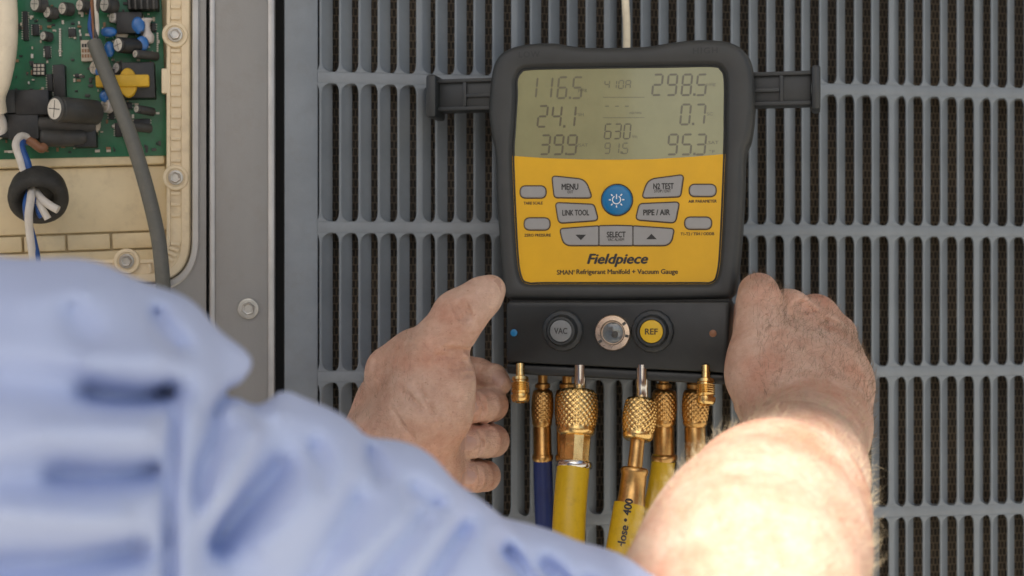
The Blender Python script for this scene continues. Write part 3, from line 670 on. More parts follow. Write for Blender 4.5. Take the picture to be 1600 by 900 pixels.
# valve handles at both sides ---------------------------------------
for side, (xa, xb, xc) in (('l',(668,684,768)),('r',(1282,1268,1176))):
    xx = sorted((xa, xb)); zt, zb = (118,184) if side=='l' else (103,172); zt2, zb2 = (124,171) if side=='l' else (113,163)
    off = -.010
    f = lambda px, py: D.xz(px, py, off)
    a, b_ = f(xx[0], zt), f(xx[1], zb)
    hd = MB().box(a[0], b_[0], .004, .034, b_[1], a[1], .0022).ob('handle_flange', M_HANDLE, gauge)
    lo_, hi_ = min(xb, xc), max(xb, xc); a, b_ = f(lo_, zt2), f(hi_, zb2)
    arm = MB(); arm.box(a[0]+.0002, b_[0]-.0002, .0125, .030, b_[1], a[1], .001); 
    wdt, hgt = b_[0]-a[0], a[1]-b_[1]; rw = .0014; y0, y1 = .0095, .0128
    mid = a[0]+wdt*(.50 if side=='l' else .49); zmid = b_[1]+hgt*.46
    for (x0_, x1_, z0_, z1_) in ((a[0],b_[0],a[1]-rw*2,a[1]),(a[0],b_[0],b_[1],b_[1]+rw*2),(mid-rw,mid+rw,b_[1]+rw*2,a[1]-rw*2),
                               ((mid+rw, b_[0], zmid-rw, zmid+rw) if side=='l' else (a[0], mid-rw, zmid-rw, zmid+rw))):
        arm.box(x0_, x1_, y0, y1, z0_, z1_, .0004)
    arm.ob('handle_arm', M_HANDLE, hd)
# manifold block -----------------------------------------------------
def blk(pts, off0, off1, name, m, bev=.0014, parent=gauge):
    p = dx(pts, off1); p = resample(rpoly(p, .002, 4), 120)
    if area2(p) < 0: p = p[::-1]
    return MB().loft([ring3(p, -off0), ring3(p, -off1+bev), ring3(inset(p,bev*.4), -off1+bev*.35), ring3(inset(p,bev), -off1)]).ob(name, m, gauge if parent is None else parent, 50)
mb = blk([(791,471),(1142,471),(1135,583),(791,566)], -.044, .004, 'manifold_block', M_HOUS2)
blk([(790,567.5),(1134.5,584.5),(1132,601),(792,584)], -.044, .001, 'manifold_foot', M_HOUS2, .0016)
MB().box(D.xz(795,465)[0], D.xz(1139,465)[0], .006, .043, D.xz(966,480)[1], D.xz(966,458)[1]).ob('neck_block', M_HOUS2, gauge)
def knob(px, py, r_px, cap_m, txt, tm, tw):
    c = D.xz(px, py, .012); R = r_px*KP
    nf = lambda t, j, r: r*(1+.012*cos(j*14*2*pi/84)) if t < .0085 else r
    kb = MB().lathe((c[0], -.0041, c[1]), (0,-1,0), [(0,R*1.42),(.0022,R*1.38),(.0030,R*1.30),(.0032,R*1.1),(.0040,R*1.06),(.0075,R*1.0),(.0088,R*.94),(.0090,R*.80),(.0078,R*.76)], 84, nf).ob('knob', M_HANDLE, gauge, 50)
    cp = MB().lathe((c[0], -.0116, c[1]), (0,-1,0), [(0,R*.76),(.0010,R*.745),(.0014,R*.66),(.0015,R*.2)], 48).ob('knob_cap', cap_m, kb, 50)
    me = text_mesh(txt, 13*KP, tm, .03); V = np.array([v.co[:] for v in me.vertices]); V[:,0] *= tw*KP/(V[:,0].max()-V[:,0].min()); me.vertices.foreach_set('co', V.ravel())
    ob('lettering', me, cp, (c[0], -.0132, c[1]))
knob(876.5,517,23,M_VAC,'VAC',M_INK,21); knob(1018,518,23.5,M_YCAP,'REF',M_INKY,20)
c = D.xz(957,520,.008); R = 28*KP
sg = MB().lathe((c[0],-.0041,c[1]),(0,-1,0),[(0,R),(.0038,R),(.0046,R*.95),(.0048,R*.70),(.0040,R*.66),(.0022,R*.62)],56).ob('sight_glass_ring', M_PINKST, gauge, 40)
MB().lathe((c[0],-.0058,c[1]),(0,-1,0),[(0,R*.63),(.0006,R*.58),(.0012,R*.40),(.0015,R*.12)],40).ob('sight_glass', M_GLASS, sg, 60)
MB().lathe((c[0]+R*.1,-.0066,c[1]-R*.08),(0,-1,0),[(0,R*.22),(.0006,R*.2),(.0009,R*.08)],24).ob('glass_indicator', M_DGREY, sg, 60)
for a in (38, 215, -12):
    v = Vector((cos(rad(a)),0,sin(rad(a)))); c0 = Vector((c[0],-.0089,c[1])); s_ = Vector((-sin(rad(a)),0,cos(rad(a))))*.0010
    MB().add([c0+v*R*.72+s_, c0+v*R*.72-s_, c0+v*R*.93-s_, c0+v*R*.93+s_],[(0,1,2,3)]).ob('spanner_notch', M_DGREY, sg, None)
for px, py, m in ((803,520,M_BLUE),(1114,521,M_OWIRE)):
    c = D.xz(px,py,.004); MB().lathe((c[0],-.0041,c[1]),(0,-1,0),[(0,.0027),(.0005,.0026),(.0009,.0014)],20).ob('marker_dot', m, gauge, 60)

# service ports and hoses --------------------------------------------
def W(px, py, off): return D.w(px, py, off)
def loc_d(v): return D.M.inverted() @ v
for px, py0, py1, lean in ((813,581,628,(0,.25,-1)),(1103,584,632,(0,.25,-1))):
    p = D.loc(px, py0, .004); r = 9.6*KP
    d = (D.loc(px, py1, .010)-p)
    pr = [(-.006,r*.72),(0,r*.72),(.003,r*.72),(.0042,r*1.35),(.0066,r*1.40),(.0070,r*1.15),(.0082,r*1.15)]
    for k_ in range(5): pr += [(.0086+k_*.0016, r*1.5),(.0094+k_*.0016, r*1.32)]
    pr += [(.0172,r*1.2),(.0178,r*1.55),(.0205,r*1.5),(.0222,r*1.3),(.0230,r*1.12),(.0231,r*.72),(.0200,r*.66),(.0196,r*.1)]
    MB().lathe(p, d, pr, 30).ob('flare_port', M_BRASS, gauge, 40)
for px, off in ((906,.0),(1003,.0)):
    p = D.loc(px, 578, off); r = 9.5*KP
    MB().lathe(p,(0,0,-1),[(-.004,r),(.006,r),(.0125,r),(.013,r*.95),(.020,r*.95)],28).ob('service_port', M_CHROME, gauge, 40)
for px in (848, 886, 1037, 1085):
    p = D.loc(px, 592, -.030); r = 10*KP
    MB().lathe(p,(0,0,-1),[(-.006,r*.8),(.003,r*.8),(.004,r*1.25),(.0068,r*1.25),(.0072,r*.9),(.014,r*.9)],24).ob('service_port', M_BRASSD, gauge, 40)

def knurl(p, d, r, L, m, parent, base=None, nseg=132):
    d = Vector(d).normalized()
    rows = 40; prof = [(0, r*.55),(L*.03, r*.80),(L*.09, r*.88)]
    t0, t1 = L*.10, L*.80
    prof += [(t, r) for t in np.linspace(t0, t1, rows)]
    prof += [(L*.82,r*.87),(L*.87,r*.90),(L*.95,r*.83),(L,r*.68),(L*.985,r*.5)]
    K = max(15, round(22*r/.0158))
    def fn(t, j, rr):
        if not (t0 <= t <= t1): return rr
        a = j/nseg*K; z = (t-t0)*K/(2*pi*r)
        u = abs(((a+z) % 1)-.5)*2; v = abs(((a-z) % 1)-.5)*2
        dome = 1-.38*((t-(t0+t1)/2)/(t1-t0))**2
        return rr*dome*(1.0-.075*max(0, max(u, v)-.25)/.75)
    return MB().lathe(p, d, prof, nseg, fn).ob('knurled_nut', m, parent, 70)
def hose(name, label, pts, rs_px, nut, ferr, mh, mn, mf, tilt=None, group='service hoses below the gauge', hex_=True, kd=1.03):
    """pts: world points. nut=(p_top, dir, r, L); ferr=list of (t, r) along the same axis; hose tube along pts"""
    o = nut[0]; e = empty(name, o, label, 'hose', group)
    rel = lambda v: Vector(v)-o
    n = knurl(rel(nut[0]), nut[1], nut[2], nut[3], mn, e)
    p0, d, prof, seg = ferr
    fb = MB()
    fb.lathe(rel(p0), d, prof, seg); fb.ob('ferrule', mf, e, 30 if seg < 12 else 45)
    c = crom(pts, 8); 
    MB().tube([rel(v) for v in c], rs_px, 22).ob('tube', mh, e, 80)
    return e
def axis(a, b_): v = (b_-a); return v.normalized(), v.length
# front left yellow hose
a, b_ = W(903,608,.0), W(900,682,.008); d, Ln = axis(a, b_); r = 33.5*KP
e0 = W(897,736,.014); d2, L2 = axis(b_, e0)
rf_ = 24*KP
hose('service_hose', 'front left yellow hose with large bright knurled brass nut', [W(896,728,.014), W(893,760,.018), W(890,800,.024), W(888,850,.034), W(886,960,.06)], 25.5*KP,
     (a, d, r, Ln), (b_-d2*.004, d2, [(0,rf_*.85),(.002,rf_*1.0),(.012,rf_*.98),(.0215,rf_*.96),(.022,rf_*1.06),(.0245,rf_*1.08),(.0262,rf_*1.05),(.0268,rf_*1.0),(.030,rf_*.9)], 10), M_YHOSE, M_BRASS, M_BRASS)
fh = [o_ for o_ in bpy.data.objects if 'front left yellow' in o_.get('label','')][0]
MB().lathe(e0-d2*.0070-fh.location, d2, [(0,rf_*.9),(.0002,rf_*1.10),(.0012,rf_*1.17),(.0040,rf_*1.17),(.0052,rf_*1.09),(.0054,rf_*.9)], 32).ob('collar', M_CHROME, fh, 40)
# front right yellow hose, tilted
a, b_ = W(1002,622,.0), W(997,688,.010); d = (W(996,694,.010)-W(1003,618,.0)).normalized(); Ln = (b_-a).length; r = 27*KP
t0_, t1_ = W(997,682,.008), W(985,795,.020); d2, L2 = axis(t0_, t1_); s = KP
hose('service_hose', 'front right yellow hose with black lettering, leaning left', [W(984,788,.020), W(978,820,.024), W(972,855,.030), W(962,910,.042), W(950,970,.06)], 24*KP,
     (a, d, r, Ln), (t0_, d2, [(0,s*11),(.010,s*11),(.0225,s*11.5),(.023,s*19),(.0245,s*21.5),(.027,s*21),(.0285,s*19.5),(.042,s*20),(.0475,s*21.5),(.0525,s*21.5),(.0530,s*19)], 28), M_YHOSE, M_BRASS, M_BRASSD)
# lettering wrapped on that hose
hp0, hp1 = W(984,788,.020), W(972,855,.030); hd_ = (hp1-hp0).normalized()
tv = Vector((0,-1,0)); tv = (tv-hd_*tv.dot(hd_)).normalized(); sv = hd_.cross(tv)
me = text_mesh('Charging Hose • 400', 17*KP, M_INK, .035); V = np.array([v.co[:] for v in me.vertices]); ro = 24.25*KP
V2 = []
for x, y, z in V:
    t = -x + .0315; an = (z)/ro + .12        # reads upwards along the hose
    p = hp0+hd_*t+(tv*cos(an)+sv*sin(an))*ro
    V2.append(p)
Hz = [o_ for o_ in bpy.data.objects if o_.name.startswith('service_hose') and 'lettering' in o_.get('label','')][0]
V2 = [v-Hz.location for v in V2]
me.vertices.foreach_set('co', np.array([v[:] for v in V2]).ravel()); me.update()
ob('lettering', me, Hz)
# rear hoses
def rear(px, lab, mh, wn, wf, wh, bot, name='service_hose'):
    a, b_ = W(px,608,-.030), W(px-1,668,-.030); d, Ln = axis(a, b_); e = W(px,720,-.030); d2, L2 = axis(b_, e); s = wf*KP
    pts = [W(px,712,-.030)]+[W(*q_) for q_ in bot]
    hose(name, lab, pts, wh*KP, (a, d, wn*KP, Ln), (b_-d2*.004, d2, [(0,s*.8),(.003,s*.95),(.004,s),(.024,s),(.0245,wh*KP*1.02),(.026,wh*KP*1.12),(.0285,wh*KP*1.10),(.031,wh*KP*.9)], 16), mh, M_BRASSD, M_BRASSD)
rear(848, 'dark blue hose at the left of the gauge', M_BHOSE, 18.5, 15, 15.5, [(849,760,-.030),(851,820,-.026),(853,900,-.02),(855,980,-.0)])
rear(1038, 'yellow hose behind the lettered hose', M_YHOSE, 21, 17, 19, [(1031,760,-.028),(1022,800,-.022),(1008,860,-.01),(985,960,.01)])
rear(1087, 'dark red hose at the right, half behind the forearm', M_RHOSE, 22, 17, 15, [(1088,760,-.030),(1088,820,-.026),(1086,900,-.02),(1080,980,-.0)])
rear(884, 'dark yellow hose hidden behind the front left hose', M_YHOSE, 18, 14, 15, [(886,760,-.032),(888,820,-.03),(888,900,-.026),(886,980,-.01)])
# ------------------------------------------------------------------ the person: implicit surfaces turned into one mesh
def skin_material():
    m = bpy.data.materials.new('skin'); m.use_nodes = True; t = m.node_tree; b = t.nodes['Principled BSDF']; L = t.links.new
    tc = t.nodes.new('ShaderNodeTexCoord')
    def noise(sc, det=4, ro=.6):
        n = t.nodes.new('ShaderNodeTexNoise'); n.inputs['Scale'].default_value = sc; n.inputs['Detail'].default_value = det; n.inputs['Roughness'].default_value = ro; L(tc.outputs['Object'], n.inputs[0]); return n
    def ramp(n, p0, c0, p1, c1):
        r = t.nodes.new('ShaderNodeValToRGB'); r.color_ramp.elements[0].position = p0; r.color_ramp.elements[1].position = p1; r.color_ramp.elements[0].color = (*c0,1); r.color_ramp.elements[1].color = (*c1,1); L(n, r.inputs[0]); return r
    base = ramp(noise(28,5).outputs[0], .34, (.57,.335,.24), .66, (.70,.505,.395))
    mot = ramp(noise(170,5,.7).outputs[0], .38, (.90,.84,.81), .62, (1.06,1.05,1.04))
    mx = t.nodes.new('ShaderNodeMixRGB'); mx.blend_type = 'MULTIPLY'; mx.inputs[0].default_value = .75; L(base.outputs[0], mx.inputs[1]); L(mot.outputs[0], mx.inputs[2])
    red = ramp(noise(24,3,.5).outputs[0], .45, (1,1,1), .72, (1.03,.86,.81)); mr = t.nodes.new('ShaderNodeMixRGB'); mr.blend_type = 'MULTIPLY'; mr.inputs[0].default_value = 1; L(mx.outputs[0], mr.inputs[1]); L(red.outputs[0], mr.inputs[2]); mx = mr
    fr = ramp(noise(330,2,.5).outputs[0], .70, (0,0,0), .76, (.55,.55,.55))      # freckles and small marks
    mx2 = t.nodes.new('ShaderNodeMixRGB'); mx2.inputs[2].default_value = (.30,.12,.065,1); L(fr.outputs[0], mx2.inputs[0]); L(mx.outputs[0], mx2.inputs[1])
    L(mx2.outputs[0], b.inputs['Base Color'])
    b.inputs['Roughness'].default_value = .50; b.inputs['Specular IOR Level'].default_value = .42
    b.inputs['Subsurface Weight'].default_value = .12; b.inputs['Subsurface Radius'].default_value = (.006,.0025,.0012); b.inputs['Subsurface Scale'].default_value = 1
    # creases and pores
    v = t.nodes.new('ShaderNodeTexVoronoi'); v.feature = 'DISTANCE_TO_EDGE'; v.inputs['Scale'].default_value = 520; 
    n2 = noise(60,3); ad = t.nodes.new('ShaderNodeVectorMath'); ad.operation = 'MULTIPLY_ADD'; ad.inputs[1].default_value = (.02,.02,.02); L(n2.outputs[1], ad.inputs[0]); L(tc.outputs['Object'], ad.inputs[2]); L(ad.outputs[0], v.inputs[0])
    q1 = t.nodes.new('ShaderNodeBump'); q1.inputs['Distance'].default_value = .0016; q1.inputs['Strength'].default_value = .55; L(v.outputs[0], q1.inputs['Height'])
    n3 = noise(130,6,.7); q2 = t.nodes.new('ShaderNodeBump'); q2.inputs['Distance'].default_value = .0010; q2.inputs['Strength'].default_value = .7; L(n3.outputs[0], q2.inputs['Height']); L(q1.outputs[0], q2.inputs['Normal'])
    mpw = t.nodes.new('ShaderNodeMapping'); mpw.inputs['Scale'].default_value = (120,120,420); mpw.inputs['Rotation'].default_value = (.3,.5,.2); L(tc.outputs['Object'], mpw.inputs[0])
    n4 = t.nodes.new('ShaderNodeTexNoise'); n4.inputs['Scale'].default_value = 1; n4.inputs['Detail'].default_value = 4; n4.inputs['Distortion'].default_value = .6; L(mpw.outputs[0], n4.inputs[0])
    q3 = t.nodes.new('ShaderNodeBump'); q3.inputs['Distance'].default_value = .0012; q3.inputs['Strength'].default_value = .8; L(n4.outputs[0], q3.inputs['Height']); L(q2.outputs[0], q3.inputs['Normal'])
    L(q3.outputs[0], b.inputs['Normal'])
    return m
M_SKIN = skin_material()
def shirt_material():
    m = mat('blue_work_shirt', (.50,.59,.84), .85, var=.06, vscale=7, spec=.2)
    t = m.node_tree; L = t.links.new; b = t.nodes['Principled BSDF']
    b.inputs['Sheen Weight'].default_value = .04
    tc = t.nodes.new('ShaderNodeTexCoord')
    hs = []
    for ax in ('X','Z'):
        wv = t.nodes.new('ShaderNodeTexWave'); wv.bands_direction = ax; wv.inputs['Scale'].default_value = 260; wv.inputs['Distortion'].default_value = .6; L(tc.outputs['Object'], wv.inputs[0]); hs.append(wv.outputs[1])
    ad = t.nodes.new('ShaderNodeMath'); L(hs[0], ad.inputs[0]); L(hs[1], ad.inputs[1])
    q = t.nodes.new('ShaderNodeBump'); q.inputs['Distance'].default_value = .00012; L(ad.outputs[0], q.inputs['Height']); L(q.outputs[0], b.inputs['Normal'])
    return m
M_SHIRT = shirt_material()

class Field:
    def __init__(s, lo, hi, h):
        s.lo = np.array(lo, np.float32); s.h = h; s.n = np.ceil((np.array(hi)-s.lo)/h).astype(int)+1
        s.d = np.full(tuple(s.n), 1.0, np.float32)
    def _sl(s, lo, hi):
        a = np.clip(np.floor((lo-s.lo)/s.h).astype(int), 0, s.n); b = np.clip(np.ceil((hi-s.lo)/s.h).astype(int)+1, 0, s.n)
        if np.any(b <= a): return None, None
        ax = [(s.lo[i]+np.arange(a[i], b[i], dtype=np.float32)*s.h) for i in range(3)]
        return tuple(slice(a[i], b[i]) for i in range(3)), (ax[0][:,None,None], ax[1][None,:,None], ax[2][None,None,:])
    @staticmethod
    def _cap(g, a, b, r1, r2, fl=None):
        a = np.array(a, np.float32); b = np.array(b, np.float32); ab = b-a; L2 = float(ab@ab)+1e-12
        px, py, pz = g[0]-a[0], g[1]-a[1], g[2]-a[2]
        t = np.clip((px*ab[0]+py*ab[1]+pz*ab[2])/L2, 0, 1)
        qx, qy, qz = px-ab[0]*t, py-ab[1]*t, pz-ab[2]*t
        q2 = qx*qx+qy*qy+qz*qz
        if fl is not None:            # flattened section: stretch distances along direction fl[0] by fl[1] (>1 = thinner that way)
            u = np.array(fl[0], np.float32); u /= np.linalg.norm(u); e = qx*u[0]+qy*u[1]+qz*u[2]
            q2 = q2+(fl[1]**2-1)*e*e
        return np.sqrt(q2)-(r1+(r2-r1)*t)
    def cap(s, a, b, r1, r2, k=.008, fl=None):
        a = np.array(a[:]); b = np.array(b[:]); pad = max(r1, r2)+2*k+3*s.h
        S, g = s._sl(np.minimum(a,b)-pad, np.maximum(a,b)+pad)
        if S is None: return s
        c = s._cap(g, a, b, r1, r2, fl); d = s.d[S]
        hh = np.clip(.5+.5*(d-c)/k, 0, 1); s.d[S] = d*(1-hh)+c*hh-k*hh*(1-hh); return s
    def cut(s, a, b, r1, r2, k=.004):
        a = np.array(a[:]); b = np.array(b[:]); pad = max(r1, r2)+2*k+3*s.h
        S, g = s._sl(np.minimum(a,b)-pad, np.maximum(a,b)+pad)
        if S is None: return s
        c = -s._cap(g, a, b, r1, r2); d = s.d[S]
        hh = np.clip(.5-.5*(d-c)/k, 0, 1); s.d[S] = d*(1-hh)+c*hh+k*hh*(1-hh); return s
    def chain(s, pts, k=.008, fl=None):
        for (p, r), (q_, r2) in zip(pts[:-1], pts[1:]): s.cap(p, q_, r, r2, k, fl)
        return s
    def axes(s):
        return [(s.lo[i]+np.arange(s.n[i], dtype=np.float32)*s.h) for i in range(3)]
    def half(s, p, n):
        """cut away everything on the side n of the plane through p"""
        x, y, z = s.axes(); n = np.array(n, np.float32); n /= np.linalg.norm(n)
        s.d = np.maximum(s.d, (x[:,None,None]-p[0])*n[0]+(y[None,:,None]-p[1])*n[1]+(z[None,None,:]-p[2])*n[2]); return s
    def surf(s, px, py, d0=.3, d1=1.2):
        """distance at which the ray through a photograph pixel first meets the surface"""
        t = np.arange(d0, d1, s.h*.5); p = np.array([P(px, py, a)[:] for a in t]); i = np.round((p-s.lo)/s.h).astype(int)
        ok = np.all((i >= 0)&(i < s.n), axis=1); v = np.ones(len(t)); v[ok] = s.d[i[ok,0], i[ok,1], i[ok,2]]
        k = np.argmax(v < 0); return t[k] if v[k] < 0 else None
    def mesh(s):
        d = s.d; neg = d < 0; n = s.n
        c = np.zeros(tuple(n-1), np.uint8)
        for i in (0,1):
            for j in (0,1):
                for k in (0,1): c += neg[i:n[0]-1+i, j:n[1]-1+j, k:n[2]-1+k]
        act = np.argwhere((c > 0)&(c < 8)); idx = np.full(tuple(n-1), -1, np.int32); idx[tuple(act.T)] = np.arange(len(act))
        cor = np.array([(i,j,k) for i in (0,1) for j in (0,1) for k in (0,1)])
        val = np.stack([d[tuple((act+o).T)] for o in cor], 1)
        acc = np.zeros((len(act),3)); cnt = np.zeros(len(act))
        for a in range(8):
            for b in range(a+1, 8):
                if np.abs(cor[a]-cor[b]).sum() != 1: continue
                m_ = (val[:,a] < 0) != (val[:,b] < 0); t = val[m_,a]/(val[m_,a]-val[m_,b])
                acc[m_] += cor[a]+t[:,None]*(cor[b]-cor[a]); cnt[m_] += 1
        V = s.lo+(act+acc/cnt[:,None])*s.h
        Q = []
        for ax in range(3):
            o1, o2 = [(1,2),(2,0),(0,1)][ax]
            sl0 = [slice(0,None)]*3; sl1 = [slice(0,None)]*3; sl0[ax] = slice(0,-1); sl1[ax] = slice(1,None)
            A, B_ = neg[tuple(sl0)], neg[tuple(sl1)]; e = np.argwhere(A != B_)
            e = e[(e[:,o1] > 0)&(e[:,o2] > 0)&(e[:,o1] < n[o1]-1)&(e[:,o2] < n[o2]-1)]
            f = A[tuple(e.T)]
            def g(a, b): q_ = e.copy(); q_[:,o1] -= a; q_[:,o2] -= b; return idx[tuple(q_.T)]
            q_ = np.stack([g(1,1), g(0,1), g(0,0), g(1,0)], 1); q_[~f] = q_[~f][:,::-1]; Q.append(q_)
        Q = np.vstack(Q); Q = Q[(Q >= 0).all(1)]
        return V, Q
def relax(V, Q, it=2, lam=.5):
    e = np.vstack([Q[:,[0,1]], Q[:,[1,2]], Q[:,[2,3]], Q[:,[3,0]]]); n = len(V)
    for _ in range(it):
        acc = np.zeros_like(V); cnt = np.zeros(n)
        for a, b in ((0,1),(1,0)):
            for c in range(3): acc[:,c] += np.bincount(e[:,a], V[e[:,b],c], n)
            cnt += np.bincount(e[:,a], minlength=n)
        V = V+lam*(acc/np.maximum(cnt,1)[:,None]-V)
    return V
def npmesh(name, V, Q, mats, midx=None):
    me = bpy.data.meshes.new(name); me.vertices.add(len(V)); me.vertices.foreach_set('co', np.ascontiguousarray(V, np.float32).ravel())
    me.loops.add(Q.size); me.loops.foreach_set('vertex_index', np.ascontiguousarray(Q, np.int32).ravel())
    me.polygons.add(len(Q)); me.polygons.foreach_set('loop_start', np.arange(0, Q.size, 4, dtype=np.int32))
    if midx is not None: me.polygons.foreach_set('material_index', midx.astype(np.int32))
    me.polygons.foreach_set('use_smooth', np.ones(len(Q), bool)); 
    for m in mats: me.materials.append(m)
    me.update(calc_edges=True); me.validate(); return me
mm = .001
# ---- left hand and forearm ------------------------------------------
def left_arm():
    f = Field((-.36,.72,H-.30), (.012,1.13,H+.022), .0013)
    C = lambda px,py,d,r: (P(px,py,d), r*mm)
    f.chain([(Vector((-.30,.79,H-.225)),.046),C(380,880,.90,44),C(560,765,.985,33),C(600,728,1.0,34)], .02)
    # palm and back of the hand
    f.chain([C(598,728,1.0,35),C(640,640,1.03,35),C(660,585,1.045,27)], .02)
    f.chain([C(640,712,1.0,34),C(684,660,1.058,26),C(716,640,1.078,18)], .014)
    f.chain([C(664,742,1.0,25),C(690,738,1.04,20),C(704,715,1.065,18)], .010)
    # thumb: ball of the thumb, knuckle, tip
    f.chain([C(622,700,.985,30),C(668,634,.975,29),C(688,590,.972,23.5)], .016)
    f.chain([C(652,572,.982,20),C(686,540,.968,18.6),C(704,516,.965,15.6),C(718,496,.966,15.4),C(736,478,.970,13.6),C(757,461,.975,11.8),C(769,451,.980,8.8)], .008)
    f.chain([C(614,582,1.0,20),C(648,556,.99,18)], .014)
    f.cap(*[C(706,484,.972,7)[0]]*2, .011, .011, .008)
    # first finger reaches behind the lower left corner of the manifold
    f.chain([C(652,575,1.05,15),C(700,572,1.085,12.5),C(748,582,1.096,10.5)], .008); f.chain([C(748,582,1.096,10.5),C(772,590,1.085,9.8),C(782,600,1.078,8.6)], .004)
    # three curled fingers
    for (y0, xp, xt, r) in ((633,772,727,12.2),(689,774,725,12.0),(744,762,724,11.2)):
        g = Field((-.10,.93,H-.20),(.012,1.13,H+.0), .0013)
        g.chain([C(688,y0-6,1.085,r),C(742,y0-4,1.088,r)], .004)
        g.chain([C(742,y0-4,1.090,r),C(xp-4,y0,1.070,r*.98),C(xp-16,y0+1,1.046,r*.97),C(xt+12,y0+2,1.032,r*.93),C(xt-2,y0+3,1.030,r*.84)], .004)
        # crease at the last joint
        for cx_ in (xt+25, xt+28):
            dd = 1.018-(.0); g.cut(P(cx_,y0-24,1.0255), P(cx_+1,y0+24,1.0255), .0016, .0016, .0016)
        # merge with a tight radius so that the fingers stay separate
        a = np.round((g.lo-f.lo)/f.h).astype(int); S = tuple(slice(max(0,a[i]), min(f.n[i], a[i]+g.n[i])) for i in range(3)); T = tuple(slice(S[i].start-a[i], S[i].stop-a[i]) for i in range(3))
        d, c = f.d[S], g.d[T]; k = .0022; hh = np.clip(.5+.5*(d-c)/k, 0, 1); f.d[S] = d*(1-hh)+c*hh-k*hh*(1-hh)
    # creases where the thumb bends into the palm
    for (x0,y0,x1,y1,dp) in ((696,546,744,549,.0019),(684,557,744,557,.0017),(704,566,745,563,.0013),(706,576,745,573,.0014),(722,587,744,585,.0011),(724,470,738,498,.0012),(716,473,730,503,.0011),(709,478,721,503,.0009),(620,600,660,640,.0009),(612,640,650,690,.0009),(655,600,680,650,.0008)):
        for k_ in range(6):
            u0, u1 = k_/6, (k_+1)/6; xa, ya, xb, yb = x0+(x1-x0)*u0, y0+(y1-y0)*u0, x0+(x1-x0)*u1, y0+(y1-y0)*u1
            sa, sb_ = f.surf(xa,ya,.85), f.surf(xb,yb,.85)
            if sa and sb_ and abs(sa-sb_) < .02: f.cut(P(xa,ya,sa-.0004), P(xb,yb,sb_-.0004), dp, dp, .0022)
    # dark line where the curled fingers meet the ball of the thumb
    pl = []
    for (xa,ya),(xb,yb) in zip(pl[:-1], pl[1:]):
        sa, sb_ = f.surf(xa,ya,.85), f.surf(xb,yb,.85)
        if sa and sb_ and abs(sa-sb_) < .03: f.cut(P(xa,ya,sa+.003), P(xb,yb,sb_+.003), .0030, .0030, .0022)
    V, Q = f.mesh(); V = relax(V, Q, 2)
    return V, Q
